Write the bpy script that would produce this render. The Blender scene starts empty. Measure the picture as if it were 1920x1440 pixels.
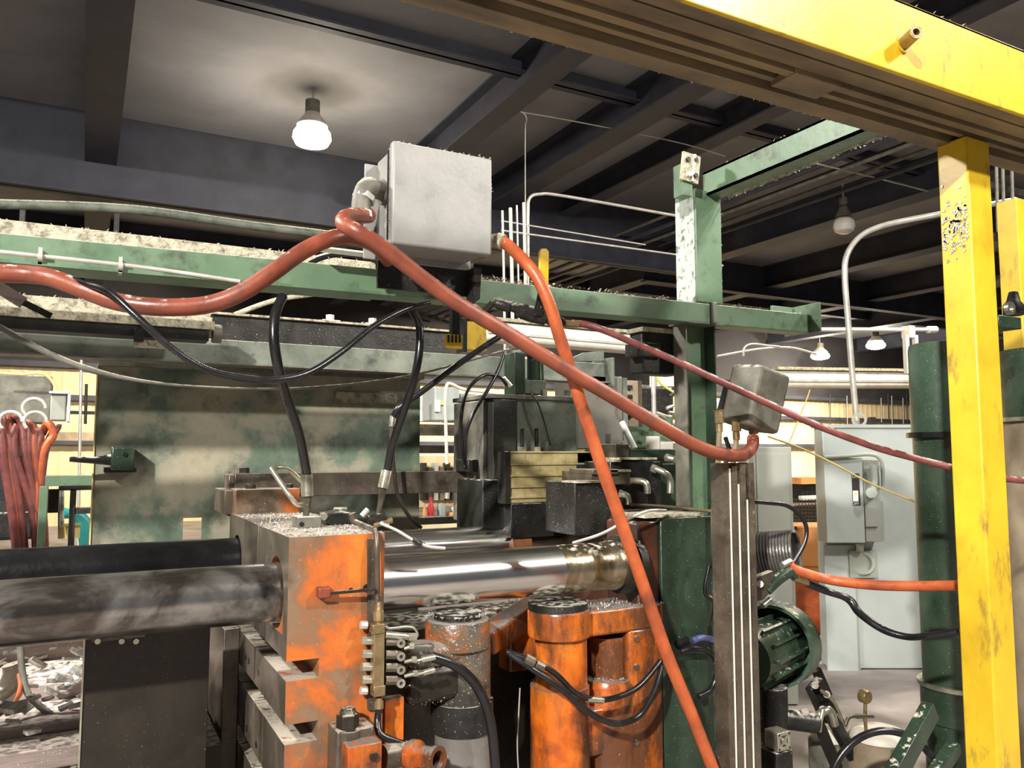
import bpy, bmesh, random
from math import *
from mathutils import Vector, Matrix, Euler
random.seed(7)
S = bpy.context.scene
COL = S.collection
# ------------------------------------------------------------------ camera
F = 1500.0; YAW = radians(28.07); PIT = radians(4.88); CZ = 1.9
fh = Vector((sin(YAW), cos(YAW), 0)); up = Vector((0, 0, 1)); RT = Vector((cos(YAW), -sin(YAW), 0))
FW = fh*cos(PIT) + up*sin(PIT); UP = up*cos(PIT) - fh*sin(PIT)
CAM = Vector((0, 0, CZ))
cd = bpy.data.cameras.new('camera'); cam = bpy.data.objects.new('camera', cd); COL.objects.link(cam)
cd.sensor_width = 36; cd.lens = F/1920*36; cd.clip_end = 200; cd.clip_start = 0.05
m = Matrix((RT, UP, -FW)).transposed().to_4x4(); m.translation = CAM; cam.matrix_world = m
S.camera = cam
S.view_settings.view_transform = 'Standard'; S.view_settings.look = 'None'
S.view_settings.gamma = 1; S.view_settings.use_curve_mapping = False
S.view_settings.exposure = 0.22
# ------------------------------------------------------------------ world, big lamps and added fill lights
wd = bpy.data.worlds.new('world'); S.world = wd; wd.use_nodes = True
wd.node_tree.nodes['Background'].inputs[0].default_value = (0.60, 0.66, 0.80, 1)
wd.node_tree.nodes['Background'].inputs[1].default_value = 0.15
def light(kind, loc, power, color, size=0.3, target=None, spread=None):
    l = bpy.data.lights.new('bay_or_fill_light', kind); l.energy = power; l.color = color
    if kind == 'AREA':
        l.shape = 'DISK'; l.size = size
        if spread: l.spread = radians(spread)
    else: l.shadow_soft_size = size
    o = bpy.data.objects.new('bay_or_fill_light', l); COL.objects.link(o); o.location = loc
    if target is not None:
        o.rotation_euler = (Vector(target)-Vector(loc)).to_track_quat('-Z', 'Y').to_euler()
    return o
WARM = (1.0, 0.86, 0.66); NEUT = (1.0, 0.95, 0.88)
light('AREA', (-5.1, -3.8, 6.1), 1650, NEUT, 0.28, (1.2, 2.6, 1.6))     # high bay behind the photographer, left
light('AREA', (4.4, -2.4, 6.2), 380, NEUT, 0.4, (1.8, 2.6, 1.6))      # high bay behind the photographer, right
light('AREA', (6.6, 0.8, 6.2), 200, NEUT, 0.5, (2.2, 2.6, 1.6))
light('AREA', (-3.2, 5.6, 6.1), 380, NEUT, 0.6, (-.6, 4.6, 0.9), 120)  # added fill that brightens the littered bed, no fixture of its own
light('AREA', (9.5, 5.0, 6.1), 420, WARM, 0.6, (9, 6, 0), 150)
light('AREA', (2.0, 17.5, 5.9), 420, WARM, 0.6, (0, 23, 1.5), 105)  # added light aimed at the far wall, without a fixture
light('AREA', (12.0, 17.0, 5.9), 800, WARM, 0.6, (12, 23, 1.0), 105)  # added likewise to brighten the cream wall
light('AREA', (22.0, 17.0, 5.9), 1100, WARM, 0.6, (24, 23, 1.0), 105)  # added wall light for the far right end

# ------------------------------------------------------------------ helpers
def W(px, py, X=None, Y=None, Z=None, D=None):
    "world point that the photograph shows at a pixel, given one known coordinate"
    d = FW*F + RT*(px-960) + UP*(720-py)
    if X is not None: t = X/d.x
    elif Y is not None: t = Y/d.y
    elif Z is not None: t = (Z-CZ)/d.z
    else: t = D/F
    return CAM + d*t

def WD(px, py, d):
    "the same, on an upright plane square to the line of sight, d metres away"
    v = FW*F + RT*(px-960) + UP*(720-py)
    return CAM + v*(d/v.dot(fh))
def link(o): COL.objects.link(o); return o
ORG = {}
def tag(o, label=None, cat=None, group=None, kind=None):
    if label: o['label'] = label
    if cat: o['category'] = cat
    if group: o['group'] = group
    if kind: o['kind'] = kind
    return o
def thing(name, label, cat, loc, group=None):
    o = link(bpy.data.objects.new(name, None)); o.location = loc; o.empty_display_size = .05
    ORG[o.name] = Vector(loc)
    return tag(o, label, cat, group)

class MB:
    def __init__(s): s.v = []; s.f = []
    def add(s, vs, fs):
        n = len(s.v); s.v += [Vector(p) for p in vs]; s.f += [tuple(i+n for i in f) for f in fs]; return s
    def box(s, x0, x1, y0, y1, z0, z1):
        x0, x1 = sorted((x0, x1)); y0, y1 = sorted((y0, y1)); z0, z1 = sorted((z0, z1))
        return s.add([(x0,y0,z0),(x1,y0,z0),(x1,y1,z0),(x0,y1,z0),(x0,y0,z1),(x1,y0,z1),(x1,y1,z1),(x0,y1,z1)],
                     [(0,3,2,1),(4,5,6,7),(0,1,5,4),(1,2,6,5),(2,3,7,6),(3,0,4,7)])
    def obox(s, c, size, rot=(0,0,0)):
        R = Euler([radians(a) for a in rot]).to_matrix(); c = Vector(c)
        q = [c + R @ Vector((a*size[0]/2, b*size[1]/2, d*size[2]/2)) for d in (-1,1) for a, b in ((-1,-1),(1,-1),(1,1),(-1,1))]
        return s.add(q, [(0,3,2,1),(4,5,6,7),(0,1,5,4),(1,2,6,5),(2,3,7,6),(3,0,4,7)])
    def bar(s, a, b, w, h, upv=(0,0,1)):
        a = Vector(a); b = Vector(b); d = (b-a).normalized(); u = Vector(upv); r = d.cross(u).normalized(); u = r.cross(d)
        q = [p + r*(i*w/2) + u*(j*h/2) for p in (a, b) for i, j in ((-1,-1),(1,-1),(1,1),(-1,1))]
        return s.add(q, [(0,3,2,1),(4,5,6,7),(0,1,5,4),(1,2,6,5),(2,3,7,6),(3,0,4,7)])
    def prism(s, poly, vec):
        n = len(poly); v = Vector(vec); a = [Vector(p) for p in poly]
        return s.add(a + [p+v for p in a], [tuple(range(n))[::-1], tuple(range(n, 2*n))] + [(i, (i+1) % n, n+(i+1) % n, n+i) for i in range(n)])
    def lathe(s, a, b, prof, n=24, cap=True):
        "prof: (t along a->b in 0..1, radius)"
        a = Vector(a); b = Vector(b); d = (b-a); w = d.normalized()
        u = w.orthogonal().normalized(); v = w.cross(u)
        vs = []
        for t, r in prof:
            for k in range(n):
                an = 2*pi*k/n; vs.append(a + d*t + (u*cos(an)+v*sin(an))*r)
        fs = [(i*n+k, i*n+(k+1) % n, (i+1)*n+(k+1) % n, (i+1)*n+k) for i in range(len(prof)-1) for k in range(n)]
        if cap: fs += [tuple(range(n))[::-1], tuple((len(prof)-1)*n+k for k in range(n))]
        return s.add(vs, fs)
    def cyl(s, a, b, r, r2=None, n=20): return s.lathe(a, b, [(0, r), (1, r if r2 is None else r2)], n)
    def ring(s, a, b, ro, ri, n=24):
        return s.lathe(a, b, [(0, ri), (0, ro), (1, ro), (1, ri), (0, ri)], n, cap=False)
    def tube(s, pts, r, n=10, sub=6, smooth=True):
        P = [Vector(p) for p in pts]; rs = r if isinstance(r, (list, tuple)) else [r]*len(P)
        if smooth and len(P) > 2:
            Q = []; RR = []
            for i in range(len(P)-1):
                p0 = P[max(i-1, 0)]; p1 = P[i]; p2 = P[i+1]; p3 = P[min(i+2, len(P)-1)]
                for k in range(sub):
                    t = k/sub
                    Q.append(.5*((2*p1)+(p2-p0)*t+(2*p0-5*p1+4*p2-p3)*t*t+(3*p1-p0-3*p2+p3)*t**3)); RR.append(rs[i]*(1-t)+rs[i+1]*t)
            Q.append(P[-1]); RR.append(rs[-1])
        else: Q, RR = P, rs
        u = None; vs = []
        for i, p in enumerate(Q):
            d = (Q[min(i+1, len(Q)-1)]-Q[max(i-1, 0)]).normalized()
            u = d.orthogonal().normalized() if u is None else (u-d*u.dot(d)).normalized()
            v = d.cross(u)
            vs += [p+(u*cos(2*pi*k/n)+v*sin(2*pi*k/n))*RR[i] for k in range(n)]
        L = len(Q)
        fs = [(i*n+k, i*n+(k+1) % n, (i+1)*n+(k+1) % n, (i+1)*n+k) for i in range(L-1) for k in range(n)]
        fs += [tuple(range(n))[::-1], tuple((L-1)*n+k for k in range(n))]
        return s.add(vs, fs)
    def fb(s, x0, y0, x1, y1, Y, dep):
        "box whose front face stands in the plane Y; x0,y0,y1 read on its left edge"
        zt = W(x0, y0, Y=Y).z; zb = W(x0, y1, Y=Y).z; ym = (y0+y1)/2
        return s.box(W(x0, ym, Y=Y).x, W(x1, ym, Y=Y).x, Y, Y+dep, zb, zt)
    def fd(s, x0, y0, x1, y1, d, dep):
        "upright box turned square to the view direction"
        a = WD(x0, y0, d); zb = WD(x0, y1, d).z; b = WD(x1, y0, d)
        return s.prism([(a.x,a.y,zb), (b.x,b.y,zb), (b.x,b.y,a.z), (a.x,a.y,a.z)], fh*dep)
    def vc(s, px, y0, y1, Y, w, prof=None, n=24):
        "upright cylinder"
        c = W(px, (y0+y1)/2, Y=Y); D = (c-CAM).dot(FW); r = w/2*D/F*cos(atan((px-960)/F))
        zt = W(px, y0, X=c.x).z; zb = W(px, y1, X=c.x).z
        if prof is None: return s.cyl((c.x, c.y, zb), (c.x, c.y, zt), r, n=n)
        return s.lathe((c.x, c.y, zb), (c.x, c.y, zt), [(t, q*r) for t, q in prof], n)
    def out(s, name, mat, parent=None, label=None, cat=None, group=None, kind=None, bevel=0, smooth=38, solid=0):
        if parent is not None: org = ORG[parent.name]
        else:
            xs = [p.x for p in s.v]; ys = [p.y for p in s.v]; zs = [p.z for p in s.v]
            org = Vector(((min(xs)+max(xs))/2, (min(ys)+max(ys))/2, min(zs)))
        me = bpy.data.meshes.new(name); me.from_pydata([tuple(p-org) for p in s.v], [], s.f); me.update()
        bm = bmesh.new(); bm.from_mesh(me); bmesh.ops.recalc_face_normals(bm, faces=bm.faces); bm.to_mesh(me); bm.free()
        if smooth:
            me.polygons.foreach_set('use_smooth', [True]*len(me.polygons)); me.set_sharp_from_angle(angle=radians(smooth))
        me.materials.append(mat)
        o = link(bpy.data.objects.new(name, me)); ORG[o.name] = org
        if parent is not None: o.parent = parent
        else: o.location = org
        if bevel:
            b = o.modifiers.new('bevel', 'BEVEL'); b.width = bevel; b.segments = 2; b.limit_method = 'ANGLE'; b.angle_limit = radians(50)
            b.harden_normals = False
        return tag(o, label, cat, group, kind)

MATS = {}
def mat(name, stops, scale=6, rough=.55, metal=0, detail=6, dist=.3, stretch=(1,1,1), bump=.15, bscale=None, dust=0, dustc=(.62,.58,.48), specks=0, speckc=(.75,.75,.72), rvar=.2, coat=0, grime=None, off=(0,0,0)):
    if name in MATS: return MATS[name]
    mt = bpy.data.materials.new(name); MATS[name] = mt; mt.use_nodes = True
    N = mt.node_tree.nodes; L = mt.node_tree.links; b = N['Principled BSDF']
    tc = N.new('ShaderNodeTexCoord'); mp = N.new('ShaderNodeMapping'); mp.inputs['Scale'].default_value = stretch; mp.inputs['Location'].default_value = off
    L.new(tc.outputs['Object'], mp.inputs[0])
    no = N.new('ShaderNodeTexNoise'); no.inputs['Scale'].default_value = scale; no.inputs['Detail'].default_value = detail
    no.inputs['Roughness'].default_value = .62; no.inputs['Distortion'].default_value = dist; L.new(mp.outputs[0], no.inputs['Vector'])
    if not isinstance(stops[0], (tuple, list)): stops = [(.35, tuple(c*.72 for c in stops)), (.62, stops)]
    cr = N.new('ShaderNodeValToRGB'); e = cr.color_ramp.elements
    while len(e) < len(stops): e.new(.5)
    for i, (p, c) in enumerate(stops): e[i].position = p; e[i].color = (*c, 1)
    L.new(no.outputs['Fac'], cr.inputs[0]); col = cr.outputs[0]
    def mix(fac, a, bcol):
        mx = N.new('ShaderNodeMix'); mx.data_type = 'RGBA'; L.new(fac, mx.inputs[0]); L.new(a, mx.inputs[6]); mx.inputs[7].default_value = (*bcol, 1); return mx.outputs[2]
    if grime:
        g1 = N.new('ShaderNodeMapping'); g1.inputs['Scale'].default_value = (1, 1, grime[3] if len(grime) > 3 else 1); L.new(tc.outputs['Object'], g1.inputs[0])
        n4 = N.new('ShaderNodeTexNoise'); n4.inputs['Scale'].default_value = grime[1]; n4.inputs['Detail'].default_value = 10; n4.inputs['Roughness'].default_value = .7; L.new(g1.outputs[0], n4.inputs['Vector'])
        gm = N.new('ShaderNodeMapRange'); gm.inputs[1].default_value = .66-.3*grime[0]; gm.inputs[2].default_value = .80-.3*grime[0]; gm.inputs[4].default_value = .9; L.new(n4.outputs['Fac'], gm.inputs[0])
        col = mix(gm.outputs[0], col, grime[2])
    if specks:
        n2 = N.new('ShaderNodeTexNoise'); n2.inputs['Scale'].default_value = 190; n2.inputs['Detail'].default_value = 3; L.new(tc.outputs['Object'], n2.inputs['Vector'])
        mr = N.new('ShaderNodeMapRange'); mr.inputs[1].default_value = .72-.12*specks; mr.inputs[2].default_value = .76-.12*specks; L.new(n2.outputs['Fac'], mr.inputs[0])
        col = mix(mr.outputs[0], col, speckc)
    if dust:
        g = N.new('ShaderNodeNewGeometry'); sx = N.new('ShaderNodeSeparateXYZ'); L.new(g.outputs['Normal'], sx.inputs[0])
        m1 = N.new('ShaderNodeMapRange'); m1.inputs[1].default_value = .45; m1.inputs[2].default_value = .85; L.new(sx.outputs[2], m1.inputs[0])
        n3 = N.new('ShaderNodeTexNoise'); n3.inputs['Scale'].default_value = 35; n3.inputs['Detail'].default_value = 5; L.new(tc.outputs['Object'], n3.inputs['Vector'])
        m2 = N.new('ShaderNodeMapRange'); m2.inputs[1].default_value = .62-.35*dust; m2.inputs[2].default_value = .72-.3*dust; L.new(n3.outputs['Fac'], m2.inputs[0])
        mm = N.new('ShaderNodeMath'); mm.operation = 'MULTIPLY'; L.new(m1.outputs[0], mm.inputs[0]); L.new(m2.outputs[0], mm.inputs[1])
        col = mix(mm.outputs[0], col, dustc)
        mz = N.new('ShaderNodeMath'); mz.operation = 'MULTIPLY_ADD'; mz.inputs[1].default_value = -metal; mz.inputs[2].default_value = metal
        L.new(mm.outputs[0], mz.inputs[0]); L.new(mz.outputs[0], b.inputs['Metallic'])
    else: b.inputs['Metallic'].default_value = metal
    L.new(col, b.inputs['Base Color'])
    rr = N.new('ShaderNodeMapRange'); rr.inputs[3].default_value = max(.03, rough-rvar/2); rr.inputs[4].default_value = min(1, rough+rvar/2)
    L.new(no.outputs['Fac'], rr.inputs[0]); L.new(rr.outputs[0], b.inputs['Roughness'])
    if coat: b.inputs['Coat Weight'].default_value = coat; b.inputs['Coat Roughness'].default_value = .2
    if bump:
        nb = N.new('ShaderNodeTexNoise'); nb.inputs['Scale'].default_value = bscale or scale*9; nb.inputs['Detail'].default_value = 4; L.new(mp.outputs[0], nb.inputs['Vector'])
        bp = N.new('ShaderNodeBump'); bp.inputs['Strength'].default_value = bump; bp.inputs['Distance'].default_value = .01
        L.new(nb.outputs['Fac'], bp.inputs['Height']); L.new(bp.outputs[0], b.inputs['Normal'])
    return mt
def emit(name, col, st):
    mt = bpy.data.materials.new(name); mt.use_nodes = True; b = mt.node_tree.nodes['Principled BSDF']
    b.inputs['Base Color'].default_value = (*col, 1); b.inputs['Emission Color'].default_value = (*col, 1); b.inputs['Emission Strength'].default_value = st
    return mt
LINT = (.60, .57, .47)
YEL = mat('yellow_paint', [(.25, (.46,.27,.015)), (.45, (.60,.39,.02)), (.75, (.70,.47,.02))], scale=5, rough=.36, bump=.05, dust=.4, detail=9, grime=(.36,11,(.11,.08,.04),.35))
YELD = mat('dirty_yellow_track', [(.3, (.07,.05,.03)), (.5, (.17,.125,.07)), (.72, (.27,.19,.08))], scale=7, rough=.6, stretch=(.3,1,1))
DARK = mat('greasy_black_steel', [(.3, (.008,.008,.008)), (.6, (.026,.025,.022))], scale=9, rough=.42, metal=.3, dust=.55, dustc=(.42,.40,.34), specks=.2)
BLK = mat('black_rubber', [(.3, (.005,.005,.006)), (.7, (.014,.014,.015))], scale=20, rough=.26, bump=.05, rvar=.12)
GRS = mat('greasy_black_casting', [(.3, (.006,.006,.005)), (.6, (.018,.018,.014)), (.8, (.04,.036,.028))], scale=5, rough=.5, dust=.4, specks=.1)
ORDN = ['leftmost', 'second from the left', 'third from the left', 'fourth from the left', 'fifth from the left', 'sixth from the left', 'seventh from the left', 'eighth from the left', 'ninth from the left', 'rightmost']
def nth(i, n): return 'rightmost' if i == n-1 else ORDN[i]
HOSE = mat('orange_rubber_hose', [(.3, (.11,.03,.018)), (.5, (.21,.050,.026)), (.75, (.30,.078,.036))], scale=7, rough=.42, bump=.1, detail=9, dust=.1, grime=(.4,9,(.10,.05,.035)))
HOSE2 = mat('faded_orange_hose', [(.3, (.20,.045,.022)), (.55, (.42,.09,.026)), (.75, (.52,.14,.04))], scale=7, rough=.4, bump=.1, detail=9, grime=(.3,9,(.12,.04,.02)))
MAR = mat('maroon_rubber_hose', [(.3, (.08,.025,.022)), (.6, (.19,.05,.045)), (.8, (.26,.08,.06))], scale=12, rough=.45, dust=.4)
GRN = mat('green_machine_paint', [(.28, (.045,.075,.045)), (.45, (.09,.155,.09)), (.7, (.135,.205,.13))], scale=3, rough=.4, dust=.8, detail=8, bump=.08, grime=(.4,8,(.045,.045,.032)))
GRN2 = mat('dusty_grey_green_paint', [(.3, (.05,.058,.045)), (.5, (.12,.14,.11)), (.75, (.20,.215,.17))], scale=4, rough=.55, dust=.8, detail=8, bump=.2, grime=(.4,6,(.04,.04,.032)))
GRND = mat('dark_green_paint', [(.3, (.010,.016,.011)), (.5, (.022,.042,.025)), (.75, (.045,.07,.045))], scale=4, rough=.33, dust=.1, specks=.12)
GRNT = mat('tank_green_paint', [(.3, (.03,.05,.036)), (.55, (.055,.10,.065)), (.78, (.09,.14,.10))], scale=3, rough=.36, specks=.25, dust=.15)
LINTM = mat('lint_covered_steel', [(.35, (.15,.135,.10)), (.5, (.38,.35,.26)), (.7, (.52,.48,.36))], scale=30, rough=.9, bump=.8, bscale=90)
GREYB = mat('grey_enclosure_paint', [(.25, (.13,.13,.12)), (.42, (.215,.213,.20)), (.7, (.26,.257,.24))], scale=7, rough=.42, dust=.9, detail=7, bump=.05)
PANEL = mat('mottled_sheet_paint', [(.36, (.07,.10,.075)), (.46, (.12,.16,.115)), (.52, (.24,.235,.175)), (.60, (.31,.28,.20)), (.68, (.17,.185,.135))], scale=2.3, rough=.38, detail=10, dist=.2, specks=.3, bump=.05, grime=(.44,3.5,(.045,.042,.034)))
PLAT = mat('worn_orange_platen', [(.34, (.07,.05,.035)), (.43, (.19,.13,.085)), (.49, (.22,.105,.05)), (.56, (.46,.11,.02)), (.7, (.55,.18,.025))], scale=3.4, rough=.38, detail=10, dist=.3, dust=.9, dustc=(.40,.36,.30), specks=.2, bump=.14, grime=(.66,3.3,(.11,.075,.05),.6), off=(.35,.1,.27))
STEELB = mat('oily_brown_steel', [(.3, (.045,.036,.028)), (.55, (.115,.094,.07)), (.8, (.18,.15,.115))], scale=5, rough=.36, metal=.35, dust=.8, dustc=(.32,.28,.23), specks=.12, bump=.1, grime=(.45,5,(.032,.024,.018)))
STEELD = mat('dark_oily_steel', [(.3, (.012,.010,.008)), (.55, (.030,.025,.018)), (.8, (.055,.035,.024))], scale=3, rough=.4, metal=.3, dust=.5, dustc=(.35,.32,.27), specks=.1)
ORNG = mat('orange_casting_paint', [(.32, (.25,.045,.008)), (.45, (.54,.11,.008)), (.6, (.60,.15,.012)), (.8, (.56,.25,.018))], scale=4, rough=.28, detail=6, dist=.4, dust=.8, dustc=(.17,.155,.135), specks=.1, bump=.12, grime=(.86,3.8,(.045,.026,.016),.4))  # real grime, deepened to stand in for the tie bar's shade
SLUD = mat('sludge_coated_orange', [(.40, (.03,.027,.022)), (.50, (.10,.085,.065)), (.56, (.16,.07,.03)), (.62, (.45,.09,.01))], scale=5, rough=.3, detail=9, dust=.9, dustc=(.22,.2,.18), specks=.45, bump=.4)
CHR = mat('polished_chrome', [(.3, (.55,.54,.50)), (.7, (.82,.81,.77))], scale=2, rough=.2, metal=1, stretch=(.4,1,1), bump=.01, rvar=.12)
OILC = mat('oil_stained_steel', [(.28, (.03,.026,.022)), (.42, (.12,.105,.09)), (.52, (.36,.345,.32)), (.75, (.50,.49,.46))], scale=3.4, rough=.22, metal=.9, detail=10, dist=.5, bump=.03, rvar=.25, stretch=(.8,1,1), grime=(.5,2.6,(.03,.024,.02)))
SILV = mat('zinc_plated_steel', [(.3, (.38,.37,.30)), (.7, (.66,.64,.52))], scale=20, rough=.32, metal=.85, bump=.05)
BRAS = mat('dirty_brass', [(.3, (.16,.11,.05)), (.7, (.42,.32,.17))], scale=14, rough=.42, metal=.7)
BRASL = mat('brass_slat', [(.28, (.12,.095,.04)), (.5, (.36,.30,.14)), (.75, (.50,.43,.23))], scale=6, rough=.42, metal=.2, dust=.7, grime=(.4,7,(.05,.04,.02)))
CREAM = mat('cream_corrugated_sheet', [(.3, (.56,.45,.26)), (.7, (.72,.60,.37))], scale=1.2, rough=.7, bump=0)
CEIL = mat('grey_insulation_ceiling', [(.35, (.22,.22,.23)), (.65, (.31,.31,.325))], scale=.7, rough=.85, bump=.3, bscale=3)
BEAMD = mat('dark_roof_steel', [(.35, (.03,.032,.045)), (.7, (.055,.058,.08))], scale=2, rough=.7, bump=0)
DUSK = mat('shaded_upper_wall', [(.35, (.022,.021,.023)), (.7, (.042,.039,.041))], scale=.8, rough=.9, bump=0)  # dark insulation, with the shade above the lamps put into its colour
FLOOR = mat('stained_concrete', [(.35, (.17,.15,.14)), (.65, (.33,.29,.27))], scale=1.3, rough=.75, bump=.1)
COND = mat('galvanised_conduit', [(.3, (.42,.40,.36)), (.7, (.62,.60,.54))], scale=8, rough=.4, metal=.4, bump=.05)
WHT = mat('offwhite_enamel', [(.3, (.55,.53,.46)), (.7, (.74,.72,.63))], scale=4, rough=.5, dust=.6)
CAB = mat('pale_cabinet_paint', [(.3, (.34,.38,.36)), (.7, (.43,.47,.445))], scale=2, rough=.42, bump=.02)
CABG = mat('grey_cabinet_paint', [(.3, (.26,.28,.24)), (.7, (.34,.36,.31))], scale=2, rough=.5, bump=.02)
DGREY = mat('dusty_dark_grey_box', [(.3, (.05,.05,.04)), (.5, (.12,.115,.09)), (.75, (.2,.19,.15))], scale=8, rough=.6, dust=.6)
ORB = mat('orange_cabinet_paint', [(.3, (.62,.24,.07)), (.7, (.80,.36,.13))], scale=2, rough=.5, bump=.02)
TAN = mat('dusty_tan_paint', [(.3, (.16,.12,.08)), (.7, (.36,.29,.20))], scale=3, rough=.6)
WOOD = mat('oily_timber', [(.3, (.12,.09,.08)), (.6, (.34,.27,.24)), (.8, (.50,.42,.38))], scale=5, rough=.6, stretch=(.25,2,2), dust=.6, dustc=(.58,.52,.46), bump=.4, specks=.4)
YWIRE = mat('yellow_green_cable', (.70,.72,.16), scale=5, rough=.4, bump=0)
YROPE = mat('pale_yellow_cord', (.75,.60,.22), scale=5, rough=.6, bump=0)
TEAL = mat('teal_hose', (.03,.30,.29), scale=5, rough=.4)
RED = mat('red_plastic', (.62,.03,.04), scale=5, rough=.4)
BLU = mat('blue_plastic_fitting', [(.4, (.05,.06,.12)), (.7, (.12,.14,.45))], scale=20, rough=.35)
WHP = mat('white_label', (.78,.78,.74), rough=.5, bump=0)
BKP = mat('black_label', (.015,.015,.015), rough=.5, bump=0)
CHIP = mat('aluminium_chips', [(.4, (.22,.21,.19)), (.7, (.62,.6,.56))], scale=30, rough=.4, metal=.5)
GLOW = emit('lamp_glow', (1, .85, .62), 30)

def lint(parent, a, b, wy, n=60, s=.006, up_=True, name='lint', m=None):
    "fuzz and swarf settled along an edge from a to b"
    B = MB(); a = Vector(a); b = Vector(b)
    for i in range(n):
        p = a.lerp(b, random.random()) + Vector((0, random.uniform(0, wy), 0)); k = random.uniform(.4, 1.5)*s
        d = Vector((random.uniform(-1,1), random.uniform(-1,.6), random.uniform(.1,1))).normalized()
        q = d.orthogonal().normalized()*k*.35
        e = p + d*k*1.3
        B.add([p-q, p+q, e, p+Vector((0,0,k*.5))], [(0,1,2),(0,1,3),(1,2,3),(0,2,3)])
    return B.out(name, m or LINTM, parent, kind='stuff', smooth=0)

def hexn(B, a, b, r, n=6): return B.cyl(a, b, r, n=n)
def px3(l): return [W(x, y, Y=Y) for x, y, Y in l]
def hose(name, label, pts, r, m, cat='hose', group=None, n=12):
    return MB().tube(px3(pts), r, n=n).out(name, m, None, label, cat, group, smooth=60)

# ================================================================== SETTING
MB().box(-14, 48, -14, 26, -.1, 0).out('floor', FLOOR, kind='structure')
MB().box(-14, 48, -14, 26, 6.9, 7.0).out('ceiling', CEIL, kind='structure')
wb = MB(); wb.box(-14, 48, 24, 24.2, 0, 4.25)
ww = wb.out('wall_back', CREAM, kind='structure')
rb = MB()
for i in range(150):
    x = -6+i*.3; rb.prism([(x,24,0),(x+.05,23.985,0),(x+.11,23.985,0),(x+.16,24,0)], (0,0,4.25))
rb.out('corrugation', CREAM, ww, kind='stuff')
MB().box(-14, 48, 23.9, 24.2, 4.25, 6.9).out('wall_back_upper', DUSK, kind='structure')
MB().box(48, 48.2, -14, 26, 0, 6.9).out('wall_right', DUSK, kind='structure')
MB().box(-14.2, -14, -14, 26, 0, 6.9).out('wall_left', DUSK, kind='structure')
for i, z in enumerate((4.1, 3.25, 2.1)):
    MB().box(-14, 48, 23.7, 23.95, z, z+.14).out('trim_%d' % (i+1), BEAMD, kind='structure')
# rafters run away from the viewer, purlins across
def ibeam_y(x, w, h, y0, y1, z1):
    B = MB(); B.box(x-w/2, x+w/2, y0, y1, z1-h, z1-h+.03); B.box(x-.02, x+.02, y0, y1, z1-h+.03, z1-.03); B.box(x-w/2, x+w/2, y0, y1, z1-.03, z1); return B
raf = [(.05,.42,.75),(4.75,.34,.5),(6.55,.4,.5),(8.1,.3,.4),(12.6,.45,.6),(16.2,.45,.6),(20.2,.45,.6),(24.6,.45,.6),(30,.45,.6),(36,.45,.6),(-5,.42,.75)]
for i, (x, w, h) in enumerate(raf): ibeam_y(x, w, h, -3, 23.8, 6.9).out('trim_%d' % (i+4), BEAMD, kind='structure')
for i, (x0, x1, y, h) in enumerate([(-14, 12.0, 13.0, 1.25), (12.0, 44, 15.6, .8), (-14, 44, 8.6, .22), (-14,44,19,.3)]):
    B = MB(); B.box(x0, x1, y, y+.04, 6.9-h, 6.9); B.box(x0, x1, y-.1, y+.14, 6.9-h, 6.9-h+.03)
    B.out('trim_%d' % (i+20), BEAMD, kind='structure')

# ================================================================== LAMPS
def high_bay(p, label, r=.24, power=300, lit=True, hang=None):
    t = thing('high_bay_lamp', label, 'lamp', p, 'high bay lamps')
    a = Vector(p)
    rf = MB().lathe(a+Vector((0,0,.16)), a+Vector((0,0,.36)), [(0,r*.8),(.3,r*.7),(.7,r*.45),(1,r*.35)], 28, cap=False).out('reflector', COND, t)
    MB().cyl(a+Vector((0,0,.34)), a+Vector((0,0,.52)), r*.38, n=20).out('ballast_housing', DGREY, t)
    MB().tube([a+Vector((0,0,.52)), (a.x, a.y, hang or 6.9)], .012, smooth=False).out('hanging_rod', COND, t)
    MB().lathe(a+Vector((0,0,-.13)), a+Vector((0,0,.2)), [(0,r*.45),(.12,r*.85),(.35,r),(.6,r*.95),(.85,r*.7),(1,r*.3)], 28).out('bulb', GLOW if lit else WHT, rf)
    if lit:
        l = light('POINT', a+Vector((0,0,-.32)), power, (1,.9,.76), .16)
    return t
high_bay(W(585,258,Z=6.2), 'lit warm high bay lamp above and left of the grey junction box', .26, 115)
high_bay(W(1538,668,Y=22), 'small lit lamp far away, left one of the pair beside the tall bent conduit', .36, 350)
high_bay(W(1642,648,Y=19.6), 'small lit lamp far away, right one of the pair beside the tall bent conduit', .34, 350)
high_bay(W(1583,424,Y=9.6), 'unlit hanging lamp under the dark rafters right of the green column', .19, 0, lit=False)

# ceiling service lines: parallel conduits running away under the rafters
for i in range(7):
    x = 9.3+i*.27; z = 6.25-.07*(i % 3)
    MB().tube([(x, 4.0, z), (x, 23.5, z)], .03+.012*(i % 2), n=8, smooth=False).out('ceiling_conduit', BEAMD if i % 2 else DGREY, None,
        '%s dark conduit of the seven running in parallel under the ceiling' % nth(i, 7), 'conduit', 'ceiling conduits behind the column')
def wire(name, label, pts, r, m=COND, cat='conduit', group=None, smooth=True): return MB().tube(px3(pts), r, n=8, smooth=smooth).out(name, m, None, label, cat, group, smooth=60)
wire('conduit', 'thin pale conduit bending down from a long horizontal run right of the grey box', [(996,1150,7),(990,620,7),(990,470,7),(990,400,7),(993,372,7),(1012,364,7.0),(1060,368,7),(1270,405,7)], .017)
wire('conduit', 'upper of two thin parallel wires between the red hose and the green column', [(940,414,6.6),(1210,459,6.6)], .008, cat='wire', smooth=False)
wire('conduit', 'lower of two thin parallel wires between the red hose and the green column', [(940,432,6.6),(1272,478,6.6)], .010, cat='wire', smooth=False)
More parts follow.
